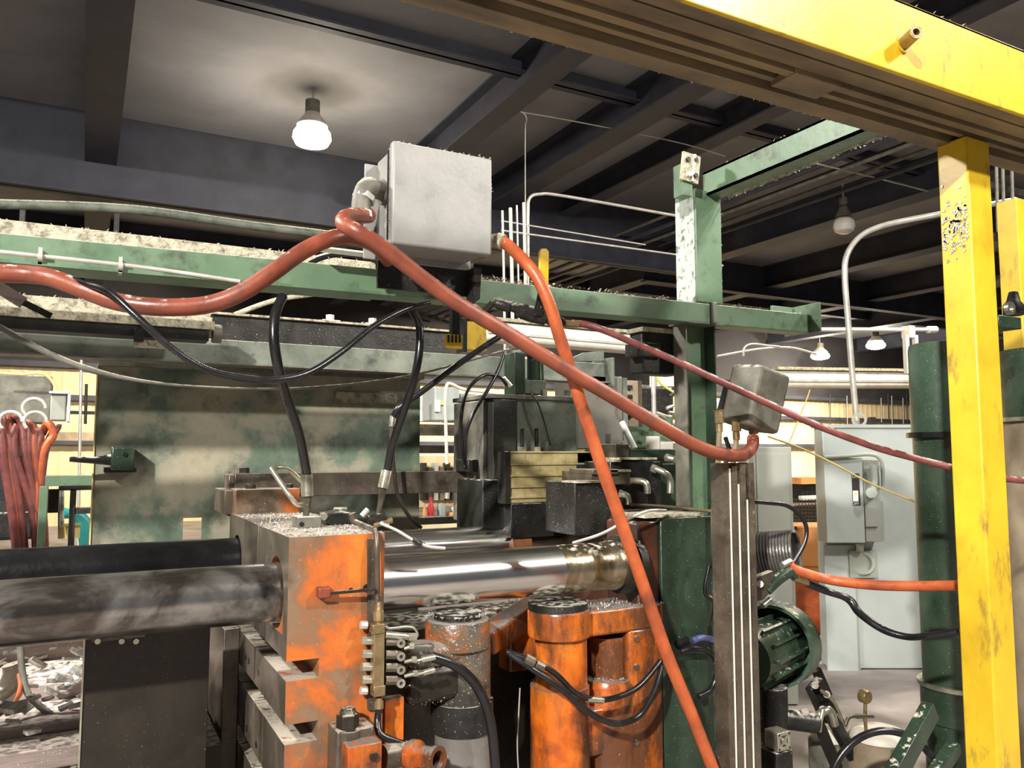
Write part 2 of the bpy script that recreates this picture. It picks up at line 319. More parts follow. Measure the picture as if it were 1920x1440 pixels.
wire('conduit', 'faint wire high under the ceiling above the green column', [(990,1100,9),(985,330,9),(988,225,9),(1000,214,9),(1254,263,9),(1360,293,9)], .008, cat='wire')
wire('conduit', 'thin pale conduit sloping down past the right end of the green arm', [(1520,304,8),(1650,335,8),(1740,358,8)], .014)
wire('bent_conduit', 'tall white conduit bending right towards the yellow post', [(1607,802,5.15),(1597,690,5.15),(1590,600,5.15),(1584,520,5.15),(1588,478,5.15),(1612,444,5.15),(1650,425,5.1),(1700,413,5.0),(1770,400,4.8),(1920,372,4.6)], .028)
for i, (x, w_) in enumerate(((942,.012),(957,.018),(969,.010),(982,.016))):
    wire('riser_conduit', ('%s of four upright conduits behind the grey box and red hose' % ('first from the left','second from the left','third from the left','rightmost')[i]), [(x,395-5*i,6.6),(x+3,530,6.6),(x+6,760,6.6),(x+14,1150,6.6)], w_, WHT if i != 2 else COND, group='upright conduits', smooth=False)
wire('service_pipe', 'dusty horizontal pipe along the upper left behind the green beam', [(-40,382,8),(240,392,8),(480,424,8),(700,450,8)], .045, GRN2, 'pipe')
for i, x in enumerate((36, 214)): MB().fb(x, 386, x+10, 440, 8, .1).out('pipe_hanger', DARK, None, 'dark upright hanger under the dusty pipe, %s one' % ('left','right')[i], 'bracket', 'pipe hangers')
# pale ducts at mid height
def duct(x0, y0, x1, y1, h, Y, label, m=WHT):
    t = thing('cable_duct', label, 'duct', W(x0, y0, Y=Y), 'pale ducts')
    a = W(x0, y0+h/2, Y=Y); b = W(x1, y1+h/2, Y=Y); b.z = b.z
    D = (a-CAM).dot(FW); hh = h*D/F
    MB().bar(a, b, hh*1.2, hh).out('duct_body', m, t, bevel=hh*.2)
    MB().bar(a+Vector((0,0,hh*.55)), b+Vector((0,0,hh*.55)), hh*1.5, hh*.16).out('lint_layer', LINTM, t)
    MB().bar(a+Vector((0,-hh*.62,-hh*.12)), b+Vector((0,-hh*.62,-hh*.12)), hh*.1, hh*.12).out('seam', COND, t)
    return t
duct(905,602,1205,628,38,5.2,'pale ribbed duct passing behind the crossing red hoses')
duct(1440,694,1760,696,34,7.5,'pale horizontal duct left of the green tank top')
wire('pipe', 'thin pale pipe with an end cap above the two small lamps', [(1500,618,6.5),(1740,618,6.5)], .026, WHT, 'pipe', smooth=False)
MB().cyl(W(1740,618,Y=6.5), W(1754,618,Y=6.5), .045).out('end_cap', WHT, bpy.data.objects['pipe'])
MB().fb(1706,610,1716,632,6.4,.12).fb(1700,628,1706,700,6.4,.05).fb(1718,628,1723,700,6.4,.05).out('pipe_bracket', WHT, None, 'small bracket holding the thin pipe just left of the green tank', 'bracket')
wire('pipe', 'pale sagging pipe between the green column and the left small lamp', [(1345,668,6),(1420,655,6),(1480,652,6),(1530,664,6)], .014)
wire('signal_cable', 'thin pale looped cable above the tilted box on the green column', [(1394,668,4),(1396,652,4),(1410,645,4),(1440,648,4),(1462,650,4)], .008)

# ================================================================== BACKGROUND RIGHT
def big_cab():
    D = 7.2; ZF = 1610                                              # pixel row that lies under the floor line for this distance
    fl = lambda d: 720 + F*tan(atan(1.9/d)+PIT)                     # row where the floor starts at distance d
    t = thing('control_cabinet', 'tall pale grey-green control cabinet behind the yellow post', 'cabinet', WD(1640, fl(D)-1, D))
    MB().fd(1541, 800, 1800, fl(D)-2, D, .2).out('body', CAB, t, bevel=.01)
    MB().fd(1545, 1022, 1602, 1330, D-.03, .03).out('left_panel', CAB, t, bevel=.005)
    MB().fd(1602, 1035, 1606, 1330, D-.012, .012).out('panel_seam', CABG, t)
    MB().fd(1538, 796, 1802, 802, D-.02, .23).out('top_lip', CAB, t)
    d = thing('disconnect_switch', 'grey disconnect switch box with side lever and black and white label', 'switch', WD(1600, 1020, D-.2))
    B = MB().fd(1545, 858, 1617, 1018, D-.22, .2).out('box', CAB, d, bevel=.006)
    MB().fd(1618, 862, 1648, 1016, D-.205, .2).out('side_housing', CABG, d, bevel=.006)
    e = D-.222
    lp = MB().fd(1597, 888, 1611, 948, e-.003, .003).out('label_plate', BKP, d)
    MB().fd(1599, 920, 1609, 940, e-.005, .002).out('label_field', WHP, lp)
    MB().fd(1601, 924, 1607, 929, e-.006, .001).out('label_mark', YROPE, lp)
    for txt, py in (('ON', 896), ('OFF', 947)):
        cu = bpy.data.curves.new('lettering', 'FONT'); cu.body = txt; cu.size = .036; cu.align_x = 'CENTER'; cu.extrude = .0005
        tmp = bpy.data.objects.new('lettering', cu); COL.objects.link(tmp); me = bpy.data.meshes.new_from_object(tmp.evaluated_get(bpy.context.evaluated_depsgraph_get())); bpy.data.objects.remove(tmp); me.materials.clear(); me.materials.append(WHP); o = link(bpy.data.objects.new('lettering', me))
        o.parent = lp; o.location = WD(1604, py, e-.006)-ORG[d.name]; o.rotation_euler = (pi/2, 0, -YAW)
    h = D-.25
    MB().tube([WD(1545,857,h), WD(1590,855,h), WD(1625,852,h), WD(1645,856,h), WD(1654,872,h), WD(1656,912,h)], .016).out('bail', CABG, d)
    MB().tube([WD(1637,872,h-.03), WD(1640,900,h-.03), WD(1636,926,h-.03)], [.030,.028,.026], smooth=False).out('lever', CAB, d)
    MB().cyl(WD(1634,924,h-.08), WD(1634,924,h+.04), .045).out('lever_hub', CAB, d)
    MB().fd(1622, 950, 1646, 988, h+.02, .04).out('latch', CABG, d, bevel=.004)
    MB().fd(1646, 940, 1656, 1015, D-.18, .16).out('edge_strip', CABG, d)
    MB().cyl(WD(1612,1020,D-.1), WD(1612,1034,D-.1), .035, n=6).out('conduit_hub', SILV, d)
    MB().fd(1592, 1032, 1645, 1084, D-.05, .02).out('junction_plate', CABG, None, 'small grey plate with a round knockout under the disconnect switch', 'box', bevel=.004)
    MB().ring(WD(1618,1056,D-.06), WD(1618,1056,D-.04), .10, .075).out('knockout_ring', CABG, None, 'round ring on the small plate under the disconnect switch', 'ring')
    MB().ring(WD(1611,787,D+.08), WD(1611,787,D+.14), .065, .042).out('lifting_eye', CABG, None, 'grey lifting ring on top of the pale cabinet', 'ring')
    MB().fd(1632, 782, 1642, 798, D+.08, .05).out('cable_gland', DARK, None, 'small dark gland on top of the pale cabinet', 'gland')
    g = thing('electrical_cabinet', 'grey electrical cabinet between the green column and the orange locker', 'cabinet', WD(1440, fl(6.2)-1, 6.2))
    MB().fd(1412, 838, 1484, fl(6.2)-2, 6.2, .4).out('body', CABG, g, bevel=.008)
    MB().fd(1403, 834, 1411, fl(6.2)-4, 6.25, .3).out('side_trim', WHT, g)
    MB().fd(1418, 850, 1478, 1180, 6.19, .01).out('door', CABG, g, bevel=.003)
    o_ = thing('orange_locker', 'bright orange locker on the floor between the two cabinets', 'locker', WD(1525, fl(7.9)-1, 7.9))
    MB().fd(1486, 986, 1562, fl(7.9)-2, 7.9, .4).out('body', ORB, o_, bevel=.006)
    MB().fd(1489, 988, 1545, 1062, 7.885, .015).out('door', ORB, o_, bevel=.004)
    MB().fd(1486, 1082, 1562, 1192, 7.84, .05).out('lower_door', HOSE2, o_, bevel=.006)
    MB().fd(1491, 987, 1494, 994, 7.87, .02).out('hinge', DARK, o_)
big_cab()
# wire mesh cage
t = thing('wire_cage', 'rusty wire mesh cage above the orange locker', 'cage', W(1520,985,Y=6.4))
B = MB()
for i in range(12): B.tube([W(1486+i*6,935,Y=6.4), W(1486+i*6,985,Y=6.4)], .004, n=4, smooth=False)
for i in range(8): B.tube([W(1486,936+i*6.5,Y=6.4), W(1552,936+i*6.5,Y=6.4)], .004, n=4, smooth=False)
B.out('mesh', STEELB, t); MB().fb(1484,948,1556,990,6.6,.3).out('contents', STEELD, t)
MB().fb(1502,905,1542,948,7.5,.3).out('machine_housing', DARK, None, 'dark machine housing with pale parts seen above the wire cage', 'machine')
MB().fb(1502,896,1542,908,7.45,.3).out('amber_panel', ORB, None, 'amber panel on top of the dark machine housing in the distance', 'panel')
MB().fb(1503,930,1537,938,7.3,.05).out('white_rail', WHP, None, 'white rail in front of the distant dark machine housing', 'rail')
MB().fb(1487,893,1499,912,23.6,.03).out('wall_notice', WHP, None, 'small notice sheet on the cream wall', 'notice')
for i, x in enumerate((1556,1588,1652,1665,1672,1693,1700,1706,1718)):
    MB().tube([W(x,738+4*(i % 3),Y=23.67), W(x+1,798-3*(i % 4),Y=23.67)], .02, n=6, smooth=False).out('hanging_rod', COND if i % 3 else BEAMD, None, '%s of the nine thin rods before the cream wall' % nth(i, 9), 'rod', 'rods before the cream wall')
wire('cord', 'thin orange cord hanging below the pale duct on the right', [(1519,728,7.45),(1512,750,7.2),(1478,835,6.4)], .008, ORB, 'cord')
wire('cord', 'pale yellow cord slanting across the pale cabinet to the green tank', [(1440,818,3.3),(1500,840,3.3),(1560,868,3.3),(1640,910,3.3),(1735,948,3.3)], .0065, YROPE, 'cord')

# ================================================================== GREEN TANK etc. (behind the yellow post)
tk = thing('accumulator_tank', 'large upright green tank behind the yellow post', 'tank', W(1800,1430,Y=2.55))
Yt = 2.35
c = W(1812,1000,Y=Yt)
edge = W(1740,1000,Y=Yt)
rt = .155
cx = W(1741,1000,Y=Yt).x + rt*1.12
zt = W(1722,640,Y=Yt).z; zr = W(1725,815,Y=Yt).z; zr2 = W(1760,1290,Y=Yt).z
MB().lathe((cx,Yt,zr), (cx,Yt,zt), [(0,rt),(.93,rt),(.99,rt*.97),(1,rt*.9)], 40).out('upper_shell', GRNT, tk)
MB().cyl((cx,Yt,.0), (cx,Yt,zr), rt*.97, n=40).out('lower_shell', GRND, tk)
MB().ring((cx,Yt,zr-.012), (cx,Yt,zr+.012), rt+.022, rt*.96, 40).out('flange_ring', BLK, tk)
MB().ring((cx,Yt,zr2-.008), (cx,Yt,zr2+.01), rt+.02, rt*.96, 40).out('clamp_ring', SILV, tk)
MB().ring((cx,Yt,zr2-.16), (cx,Yt,zr2-.01), rt+.008, rt*.96, 40).out('collar', GRND, tk)
lint(tk, (cx-rt, Yt-rt*.8, zr+.012), (cx+rt*.4, Yt-rt*.9, zr+.012), .05, 40)
MB().bar(W(1745,1330,Y=2.15), W(1668,1470,Y=2.1), .05, .08).out('brace', GRND, None, 'dark green diagonal brace leaning on the foot of the green tank', 'brace', bevel=.004)
MB().bar(W(1790,1400,Y=2.25), W(1735,1480,Y=2.2), .05, .05).out('brace', GRND, None, 'short green brace under the green tank beside the yellow post', 'brace')
# second tank to the right of the yellow post
t2 = thing('surge_vessel', 'dark green vessel on a tan base at the right edge', 'tank', W(1925,1400,Y=2.2))
v = W(1990,760,Y=2.25); rv = .27
zA = W(1890,622,Y=2.0).z; zB = W(1890,775,Y=2.0).z
MB().cyl((v.x,2.25,zB), (v.x,2.25,zA), rv, n=40).out('shell', GRND, t2)
MB().cyl((v.x,2.25,0), (v.x,2.25,zB), rv*.96, n=40).out('base', TAN, t2)
MB().ring((v.x,2.25,zB-.01), (v.x,2.25,zB+.01), rv+.012, rv*.9, 40).out('seam_ring', SILV, t2)
MB().fb(1873,590,1915,612,2.05,.16).out('top_block', GRND, t2, bevel=.004)
q = W(1893,578,Y=2.12); MB().ring(q+Vector((0,-.01,0)), q+Vector((0,.01,0)), .03, .018).out('lifting_eye', SILV, t2)
MB().lathe(W(1900,590,Y=2.2), W(1900,548,Y=2.2), [(0,.045),(.4,.045),(.6,.03),(1,.02)], 12).out('valve_cap', DARK, t2)

# ================================================================== RIGHT FLOOR EQUIPMENT
# green bell housing of the motor
m_ = thing('pump_motor', 'green pump motor with a ringed bell housing right of the green column', 'motor', W(1470,1300,Y=3.2))
a = W(1405,1210,Y=3.0); b = W(1500,1212,Y=3.05); ax = Vector((.86,.35,0)).normalized(); c = W(1448,1212,Y=3.05)
D = (c-CAM).dot(FW); r = 76*D/F
MB().lathe(c-ax*.0, c+ax*.14, [(0,r*.92),(0,r),(.9,r),(1,r*.9),(1,r*.2),(.9,r*.2),(.9,r*.86),(0,r*.92)], 44, cap=False).out('bell_housing', GRNT, m_)
MB().cyl(c-ax*.36, c+ax*.15, r*.66, n=32).out('motor_body', GRND, m_)
B = MB()
for k in range(12):
    an = 2*pi*k/12; u = Vector((0,0,1)); v2 = ax.cross(u); d = u*cos(an)+v2*sin(an)
    B.bar(c-ax*.30+d*r*.7, c+ax*.10+d*r*.7, .012, .03, upv=d)
B.out('cooling_fins', GRND, m_)
MB().cyl(c+ax*.16, c+ax*.19, r*.25, n=20).out('shaft_cap', DARK, m_)
pb = W(1448,1325,Y=3.0)
MB().cyl(pb+Vector((0,0,-.12)), pb+Vector((0,0,.10)), .075).cyl(pb+Vector((.0,0,-.05)), pb+Vector((.20,-.1,-.08)), .05).out('pump_body', DARK, m_, bevel=.006)
MB().tube([pb+Vector((.16,-.09,-.07)), pb+Vector((.26,-.12,-.02)), pb+Vector((.3,-.12,-.1))], .02).out('outlet', SILV, m_)
MB().cyl((pb.x,pb.y,0), pb+Vector((0,0,-.1)), .06).out('pedestal', DARK, m_)
# aluminium extrusion end + dark cap
e = thing('extrusion_post', 'short aluminium slotted post end with a dark cap below it', 'post', W(1458,1440,Y=2.7))
c = W(1458,1385,Y=2.7); s = .075
for dx, dz in ((-1,0),(1,0),(0,-1),(0,1)):
    MB().obox(c+Vector((dx*s*.42,0,dz*s*.42)), (s*.22 if dx else s, .08, s*.22 if dz else s)).out('rim', SILV, e, bevel=.003)
MB().obox(c, (s*1.05,.078,.012), (0,45,0)).obox(c, (s*1.05,.078,.012), (0,-45,0)).cyl(c-Vector((0,.04,0)), c+Vector((0,.04,0)), .014).out('core', SILV, e)
MB().box(c.x-.05,c.x+.05,2.66,2.8,c.z-.14,c.z-.045).box(c.x-.04,c.x+.04,2.68,2.78,0,c.z-.14).out('cap', DARK, e, bevel=.005)
# lever toggle clamp arms
l_ = thing('toggle_clamp', 'black toggle linkage with two slanting arms beside the green motor', 'clamp', W(1570,1400,Y=3.0))
MB().bar(W(1525,1280,Y=3.0), W(1555,1345,Y=3.0), .05, .10).out('body', DARK, l_, bevel=.01)
MB().bar(W(1530,1255,Y=3.1), W(1552,1305,Y=3.1), .03, .045).out('link', DARK, l_)
MB().bar(W(1545,1320,Y=2.95), W(1612,1440,Y=2.95), .04, .05).out('arm', BLK, l_)
MB().bar(W(1530,1345,Y=2.95), W(1570,1440,Y=2.95), .035, .045).out('arm', BLK, l_)
MB().tube([W(1540,1295,Y=2.9), W(1562,1315,Y=2.9), W(1575,1340,Y=2.9), W(1586,1365,Y=2.9)], .009).out('spring_wire', SILV, l_)
for x, y in ((1528,1285),(1550,1302),(1543,1330),(1510,1335)): MB().cyl(W(x,y,Y=2.90), W(x,y,Y=3.0), .018, n=10).out('pivot', STEELB, l_)
MB().tube([W(1543,1330,Y=2.88), W(1538,1352,Y=2.88), W(1536,1372,Y=2.88)], .012, smooth=False).out('handle', SILV, l_)
# filter canisters and gauge
def canister(px, y0, y1, Y, w, label, m):
    t = thing('filter_canister', label, 'canister', W(px, y1, Y=Y), 'filter canisters')
    MB().vc(px, y0, 1560, Y, w).out('bowl', m, t)
    MB().vc(px, y0-22, y0+4, Y, w*.96, [(0,1),(.4,1),(.8,.85),(1,.55)]).out('lid', WHT, t)
    MB().vc(px, y0-1, y0+9, Y, w*1.04).out('rim', SILV, t)
    return t
canister(1556,1385,1440,3.1,78,'grey round filter canister behind the black linkage arms', DGREY)
canister(1648,1385,1440,2.9,120,'wide pale-lidded filter canister with an amber bowl under the pressure gauge', TAN)
gz = thing('pressure_gauge', 'round bronze-backed pressure gauge standing above the wide canister', 'gauge', W(1622,1375,Y=2.88))
q = W(1622,1306,Y=2.88); MB().lathe(q+Vector((0,-.02,0)), q+Vector((0,.02,0)), [(0,.030),(.2,.034),(1,.034)], 28).out('gauge_case', BRAS, gz)
MB().tube([q-Vector((0,0,.03)), W(1622,1350,Y=2.88), W(1624,1370,Y=2.88)], .009, smooth=False).out('stem', BRAS, gz)
MB().cyl(W(1606,1343,Y=2.88), W(1636,1343,Y=2.88), .012).tube([W(1606,1343,Y=2.88), W(1592,1345,Y=2.88), W(1585,1360,Y=2.88)], .010).out('tee', STEELB, gz)
# hand wheel
q = W(1662,1500,Y=2.35); B = MB(); R_ = .245
B.tube([q+Vector((cos(a)*R_*.98, -.10*cos(a), sin(a)*R_*1.15)) for a in [2*pi*k/32 for k in range(33)]], .016, n=12, sub=2)
hw = B.out('black_hose_loop', BLK, None, 'thick glossy black hose loop at the lower right in front of the canisters', 'hose', smooth=60)
MB().fb(1400,1195,1422,1250,4.55,.04).out('valve_block', DARK, None, 'small dark valve block on the grey electrical cabinet', 'valve')
MB().box(W(1560,1230,Y=5.5).x, W(1500,1230,Y=5.5).x, 5.3, 5.6, W(1530,1232,Y=5.4).z-.06, W(1530,1224,Y=5.4).z).out('shelf', DARK, None, 'dark shelf with crumpled paper below the orange locker', 'shelf')
B = MB(); q = W(1540,1214,Y=5.35)
for k in range(14): B.obox(q+Vector((random.uniform(-.1,.12), random.uniform(-.05,.05), random.uniform(-.01,.05))), (.09,.06,.04), [random.uniform(-60,60) for _ in range(3)])
B.out('crumpled_paper', WHP, None, 'crumpled white paper on the dark shelf below the orange locker', 'paper', smooth=0)

# ================================================================== BACKGROUND CENTRE (seen past the sheet's right edge)
B = MB(); B.fb(785,795,945,816,7.0,.2); B.out('shelf_beam', STEELB, None, 'brown shelf beam left of the black housing, below the white heater', 'shelf')
MB().fb(785,835,945,850,7.05,.15).out('shelf_beam', STEELD, None, 'second lower brown shelf beam left of the black housing', 'shelf')
ht = thing('unit_heater', 'white wall unit with dark louvres behind the black hoses', 'heater', W(850,790,Y=7.2))
MB().fb(815,725,862,788,7.2,.5).out('case', CAB, ht, bevel=.01)
MB().fb(862,738,893,790,7.25,.45).out('louvre_frame', CABG, ht)
for k in range(6): MB().fb(862,744+k*6,891,747+k*6,7.2,.05).out('louvre', DARK, ht)
MB().fb(816,750,826,772,7.17,.03).out('notice', WHP, ht)
MB().fb(826,752,834,759,7.17,.03).out('yellow_sticker', YROPE, ht)
wire('bent_conduit', 'cream conduit rising and bending right in front of the white heater', [(838,870,6.5),(836,800,6.5),(835,745,6.5),(838,722,6.5),(846,720,6.5),(870,730,6.5),(915,735,6.5),(940,742,6.5)], .016, WHT)
wire('pipe', 'thin cream pipe on the wall at the right edge of the large sheet', [(789,735,7),(789,790,7)], .02, WHT, 'pipe', smooth=False)
items = [(792,945,800,975,ORB,'orange bottle low beside the right edge of the sheet'),(802,932,814,975,RED,'red tool leaning under the dark flat bar'),(820,944,834,970,CAB,'pale jar under the dark flat bar'),(838,960,862,980,ORB,'orange can among the clutter under the flat bar'),(860,936,905,946,WOOD,'tan board lying under the dark flat bar'),(866,950,900,975,DARK,'black box among the clutter under the flat bar'),(893,932,904,966,YELD,'brown bottle left of the black housing'),(846,950,860,978,WHT,'white cup among the clutter under the flat bar')]
for x0, y0, x1, y1, m_1, lb in items:
    MB().vc((x0+x1)/2, y0, y1, 6.2, x1-x0, [(0,.9),(.1,1),(.6,1),(.75,.5),(1,.45)] if 'bottle' in lb or 'tool' in lb else [(0,.9),(.1,1),(.9,1),(1,.9)], 14).out(lb.split()[1] if lb.split()[1] in ('bottle','tool','jar','can','board','box','cup') else 'bottle', m_1, None, lb, lb.split()[1])
MB().fb(770,972,950,985,6.0,1.2).out('workbench', STEELD, None, 'dark workbench behind the tie bars carrying bottles and cans', 'bench')
for i in range(9): MB().fb(793+i*11,868+8*(i % 2),800+i*11,938,8.29,.1).out('hanging_tool', (DARK,STEELB,COND,YELD)[i % 4], None, '%s small tool hanging on the tan board' % nth(i, 9), 'tool', 'tools on the tan board')
MB().fb(780,855,945,1060,8.4,.05).out('tool_board', CREAM, None, 'tan tool board left of the black housing', 'board')
wire('conduit_coil', 'pale curved hose on the tool board beside the black housing', [(838,935,8),(842,905,8),(860,890,8),(880,895,8)], .03, COND, 'hose')

# ================================================================== BACKGROUND LEFT
lf = thing('steel_rack', 'small green steel rack at the left behind the tie bars', 'frame', W(90,1010,Y=6))
MB().fb(84,892,190,912,6,.12).out('top_rail', GRN, lf, bevel=.004)
MB().fb(70,912,86,1080,6,.12).out('upright', GRN, lf, bevel=.004)
MB().fb(128,918,140,1080,6.3,.1).fb(140,953,190,964,6.3,.1).fb(110,908,190,920,6.3,.1).out('rear_frame', DARK, lf)
MB().fb(86,918,110,962,6.4,.1).out('black_plate', DARK, None, 'black plate hanging inside the small green frame', 'plate')
MB().fb(-30,800,76,1015,6.35,.3).out('dark_back_panel', DARK, None, 'dark panel added for dimness behind the hanging hose bundle at the left edge', 'cabinet', bevel=.01)  # panel added to darken the space behind the hoses
MB().fb(-30,700,96,792,6.8,.3).out('electrical_enclosure', DGREY, None, 'wide dark enclosure behind the hose bundle at the left edge', 'box', bevel=.01)
bx = thing('junction_box', 'grey junction box with yellow cables at the left, beside the hose bundle', 'box', W(112,790,Y=6.4))
MB().fb(94,735,124,788,6.4,.2).out('box', CABG, bx, bevel=.008); MB().fb(92,733,131,737,6.36,.25).fb(126,737,131,790,6.36,.25).out('cover_edge', WHT, bx)
wire('cable', 'yellow cable arching into the grey junction box at the left', [(-20,698,6.5),(40,702,6.5),(75,700,6.5),(96,712,6.5),(108,735,6.5)], .010, YROPE, 'cable')
for i, (x0, x1, x2, w_, mt_) in enumerate([(30,48,70,.026,MAR),(52,66,80,.026,HOSE),(64,72,80,.022,MAR),(18,28,62,.026,MAR),(4,22,40,.024,MAR),(88,80,70,.026,HOSE2),(98,86,78,.018,MAR),(-10,6,24,.03,MAR),(10,20,30,.022,HOSE),(42,55,64,.022,MAR)]):
    lbl = '%s hose at its foot in the bundle hanging at the left edge' % ORDN[sorted([70,80,80.1,62,40,70.1,78,24,30,64]).index({0:70,1:80,2:80.1,3:62,4:40,5:70.1,6:78,7:24,8:30,9:64}[i])]
    hose('hanging_hose', lbl, [(x0-8,800+(i % 4)*12,6.1),(x0+2,780+(i % 4)*13,6.0),(x0+12,800+(i % 3)*8,6.0),(x1,850,6.0),(x2,960,6.05),(x2+4+i,1060,6.1)], w_, mt_, group='hanging hoses at the left', n=8)
for i, (x, y) in enumerate(((64,765),(66,790),(20,790))):
    q = W(x, y, Y=5.9); B = MB(); B.tube([q+Vector((cos(a)*.062, 0, sin(a)*.06)) for a in [pi*.0+pi*1.25*k/14 for k in range(15)]], .012, sub=1)
    B.out('hose_elbow', COND, None, 'pale looped hose end %s' % ('topmost above the bundle at the left','just under the topmost loop at the left','at the far left edge')[i], 'hose')
for i, (x, m_1) in enumerate(((112,COND),(117,CAB))): wire('upright_pipe', ('thin upright pipe inside the green frame at the left, %s' % ('with a tee','pale blue')[i]), [(x,916,6.6),(x,1010,6.6)], .012, m_1, 'pipe', smooth=False)
for i in range(3): hose('teal_hose', '%s of three teal hoses under the green rack' % ('left', 'middle', 'right')[i], [(112+8*i,960+4*i,6.9),(135+6*i,965,6.9),(152+6*i,985,6.9),(160+6*i,1040,6.9)], .035, TEAL, group='teal hoses')
MB().fb(112,988,150,1010,6.5,.3).out('yellow_crate', YROPE, None, 'yellow crate low behind the small green frame', 'crate')
MB().fb(-20,935,40,975,6.6,.5).out('white_tarp', WHT, None, 'white sheet-covered box low at the left edge', 'box', bevel=.03)
MB().fb(-20,962,60,1012,6.3,.25).out('valve_bank', DARK, None, 'dark valve bank under the hose bundle at the left edge', 'valve', bevel=.01)
MB().tube([W(155,560,Y=9), W(153,650,Y=9), W(145,1100,Y=9)], .014, smooth=False).out('drop_rod', COND, None, 'thin rod hanging before the cream wall left of the large sheet, long one', 'rod')
MB().tube([W(162,720,Y=9), W(160,795,Y=9)], .014, smooth=False).out('drop_rod', DARK, None, 'thin rod hanging before the cream wall left of the large sheet, short one', 'rod')
MB().fb(128,770,180,776,12,.1).out('wall_rail', DARK, None, 'short dark rail on the cream wall left of the large sheet', 'rail')
MB().fb(100,810,180,826,20,.2).out('wall_girt', TAN, None, 'tan horizontal girt on the cream wall left of the large sheet', 'rail')

# ================================================================== UPPER GREEN BEAM AND COLUMN
gb = thing('green_beam', 'long dusty green beam carrying the grey box and ending right of the column', 'beam', (1.4,2.7,2.45))
zt = 2.565; zb = 2.475
xe = W(1518,600,Y=2.70).x
MB().prism([(-3.0,2.70,2.415),(.9,2.70,2.458),(xe,2.70,zb),(xe,2.70,zt),(1.0,2.70,2.553),(-3.0,2.70,2.49)], (0,.1,0)).out('web', GRN, gb, bevel=.004)
MB().prism([(-3.0,2.66,2.409),(.9,2.66,2.452),(.9,2.66,2.462),(-3.0,2.66,2.419)], (0,.14,0)).out('lower_flange', GRN, gb)
MB().box(xe, xe+.012, 2.64, 2.86, zb, zt+.05).box(xe-.14, xe, 2.80, 2.815, zt-.01, zt+.048).out('end_plate', GRN, gb, bevel=.002)
B = MB(); B.obox((2.46,2.695,zt-.045), (.035,.02,.10), (0,0,8)); B.out('weld_seam', GRN2, gb, bevel=.008)
lint(gb, (1.3,2.69,zt), (xe,2.69,zt), .09, 260, .009)
lint(gb, (.0,2.69,zt), (1.0,2.69,zt), .09, 80, .007)
# white capped rail over it on the left
ra = thing('guide_rail', 'long pale dusty guide rail above the green beam at the upper left', 'rail', (-.5,3.0,2.6))
r0 = W(0,410,Y=3.0).z; r1 = W(0,438,Y=3.0).z; xr = W(705,480,Y=3.0).x
MB().box(-3, xr, 3.0, 3.12, r1, r0).out('rail_cap', LINTM, ra, bevel=.003)
MB().box(-3, xr, 3.03, 3.09, r1-.05, r1).out('rail_web', GRN2, ra)
MB().box(-3, xr, 3.0, 3.12, r1-.06, r1-.05).out('rail_foot', GRN2, ra)
lint(ra, (-.5,3.0,r0), (xr,3.0,r0), .1, 140, .008)
cw = MB(); cw.tube([W(-60,466,Y=2.66), W(72,480,Y=2.66), W(230,497,Y=2.66), W(330,510,Y=2.66), W(450,528,Y=2.66)], .007).out('cable', COND, None, 'dusty grey cable strapped along the green beam at the upper left', 'cable')
for i, x in enumerate((75, 226)): 
    q = W(x, 482+17*i, Y=2.655); MB().cyl(q+Vector((-.006,0,0)), q+Vector((.006,0,0)), .014, n=10).box(q.x-.005,q.x+.005,2.66,2.70,q.z-.02,q.z+.03).out('cable_clip', COND, None, 'cable clip on the green beam, %s of two' % ('left','right')[i], 'clip', 'cable clips')
# column
colm = thing('green_column', 'upright green steel column standing right of the crossing red hoses', 'column', (2.44,2.77,0))
X0 = 2.37; X1 = 2.52
MB().box(X0, X1, 2.70, 2.84, zt, W(1300,352,Y=2.7).z).out('upper_post', GRN, colm, bevel=.004)
MB().box(X0-.003, X0, 2.71, 2.835, zt+.0, W(1300,366,Y=2.7).z).out('rough_lit_side', mat('speckled_lit_green', [(.36,(.10,.14,.11)),(.45,(.42,.48,.42)),(.7,(.60,.66,.60))], scale=28, rough=.6, bump=.5), colm)  # speckled side skin, painted paler for the light from the left
MB().box(2.33, 2.337, 2.735, 2.82, 0, zb).out('flange', DGREY, colm)
MB().box(2.337, 2.494, 2.80, 2.81, 0, zb).out('web', GRN, colm)
MB().box(2.494, 2.502, 2.735, 2.82, 0, zb).out('flange', GRND, colm)
MB().box(2.33, 2.51, 2.735, 2.83, 0, 1.62).out('lower_column_box', GRND, colm, bevel=.004)  # dark green box around the lower column
MB().box(2.32, 2.52, 2.70, 2.84, zb-.006, zb).out('cap_plate', GRN2, colm)
lint(colm, (X1,2.70,zt+.05), (X1,2.70,3.0), .01, 60, .006)
# overhead arm
ya = 2.70; yb = 1.75
za = W(1324,322,Y=ya).z; za0 = W(1334,368,Y=ya).z; Xa = W(1324,340,Y=ya).x
arm = thing('overhead_arm', 'green channel arm running from the column top towards the yellow beam', 'beam', (Xa,2.2,za0))
ze = W(1520,222,X=Xa).z; 
MB().box(Xa, Xa+.012, yb, ya+.02, za0, za).box(Xa, Xa+.09, yb, ya+.02, za-.01, za).box(Xa, Xa+.09, yb, ya+.02, za0, za0+.01).out('channel', GRN, arm)
B = MB(); B.box(Xa+.10, Xa+.104, yb, ya-.03, za0-.004, za0+.004); B.out('edge_strip', LINTM, arm)
for i in range(90):
    pass
lint(arm, (Xa,yb,za), (Xa+.08,yb,za), ya-yb, 160, .008)
lint(arm, (Xa+.10,yb,za0-.01), (Xa+.11,yb,za0-.01), ya-yb, 90, .008)
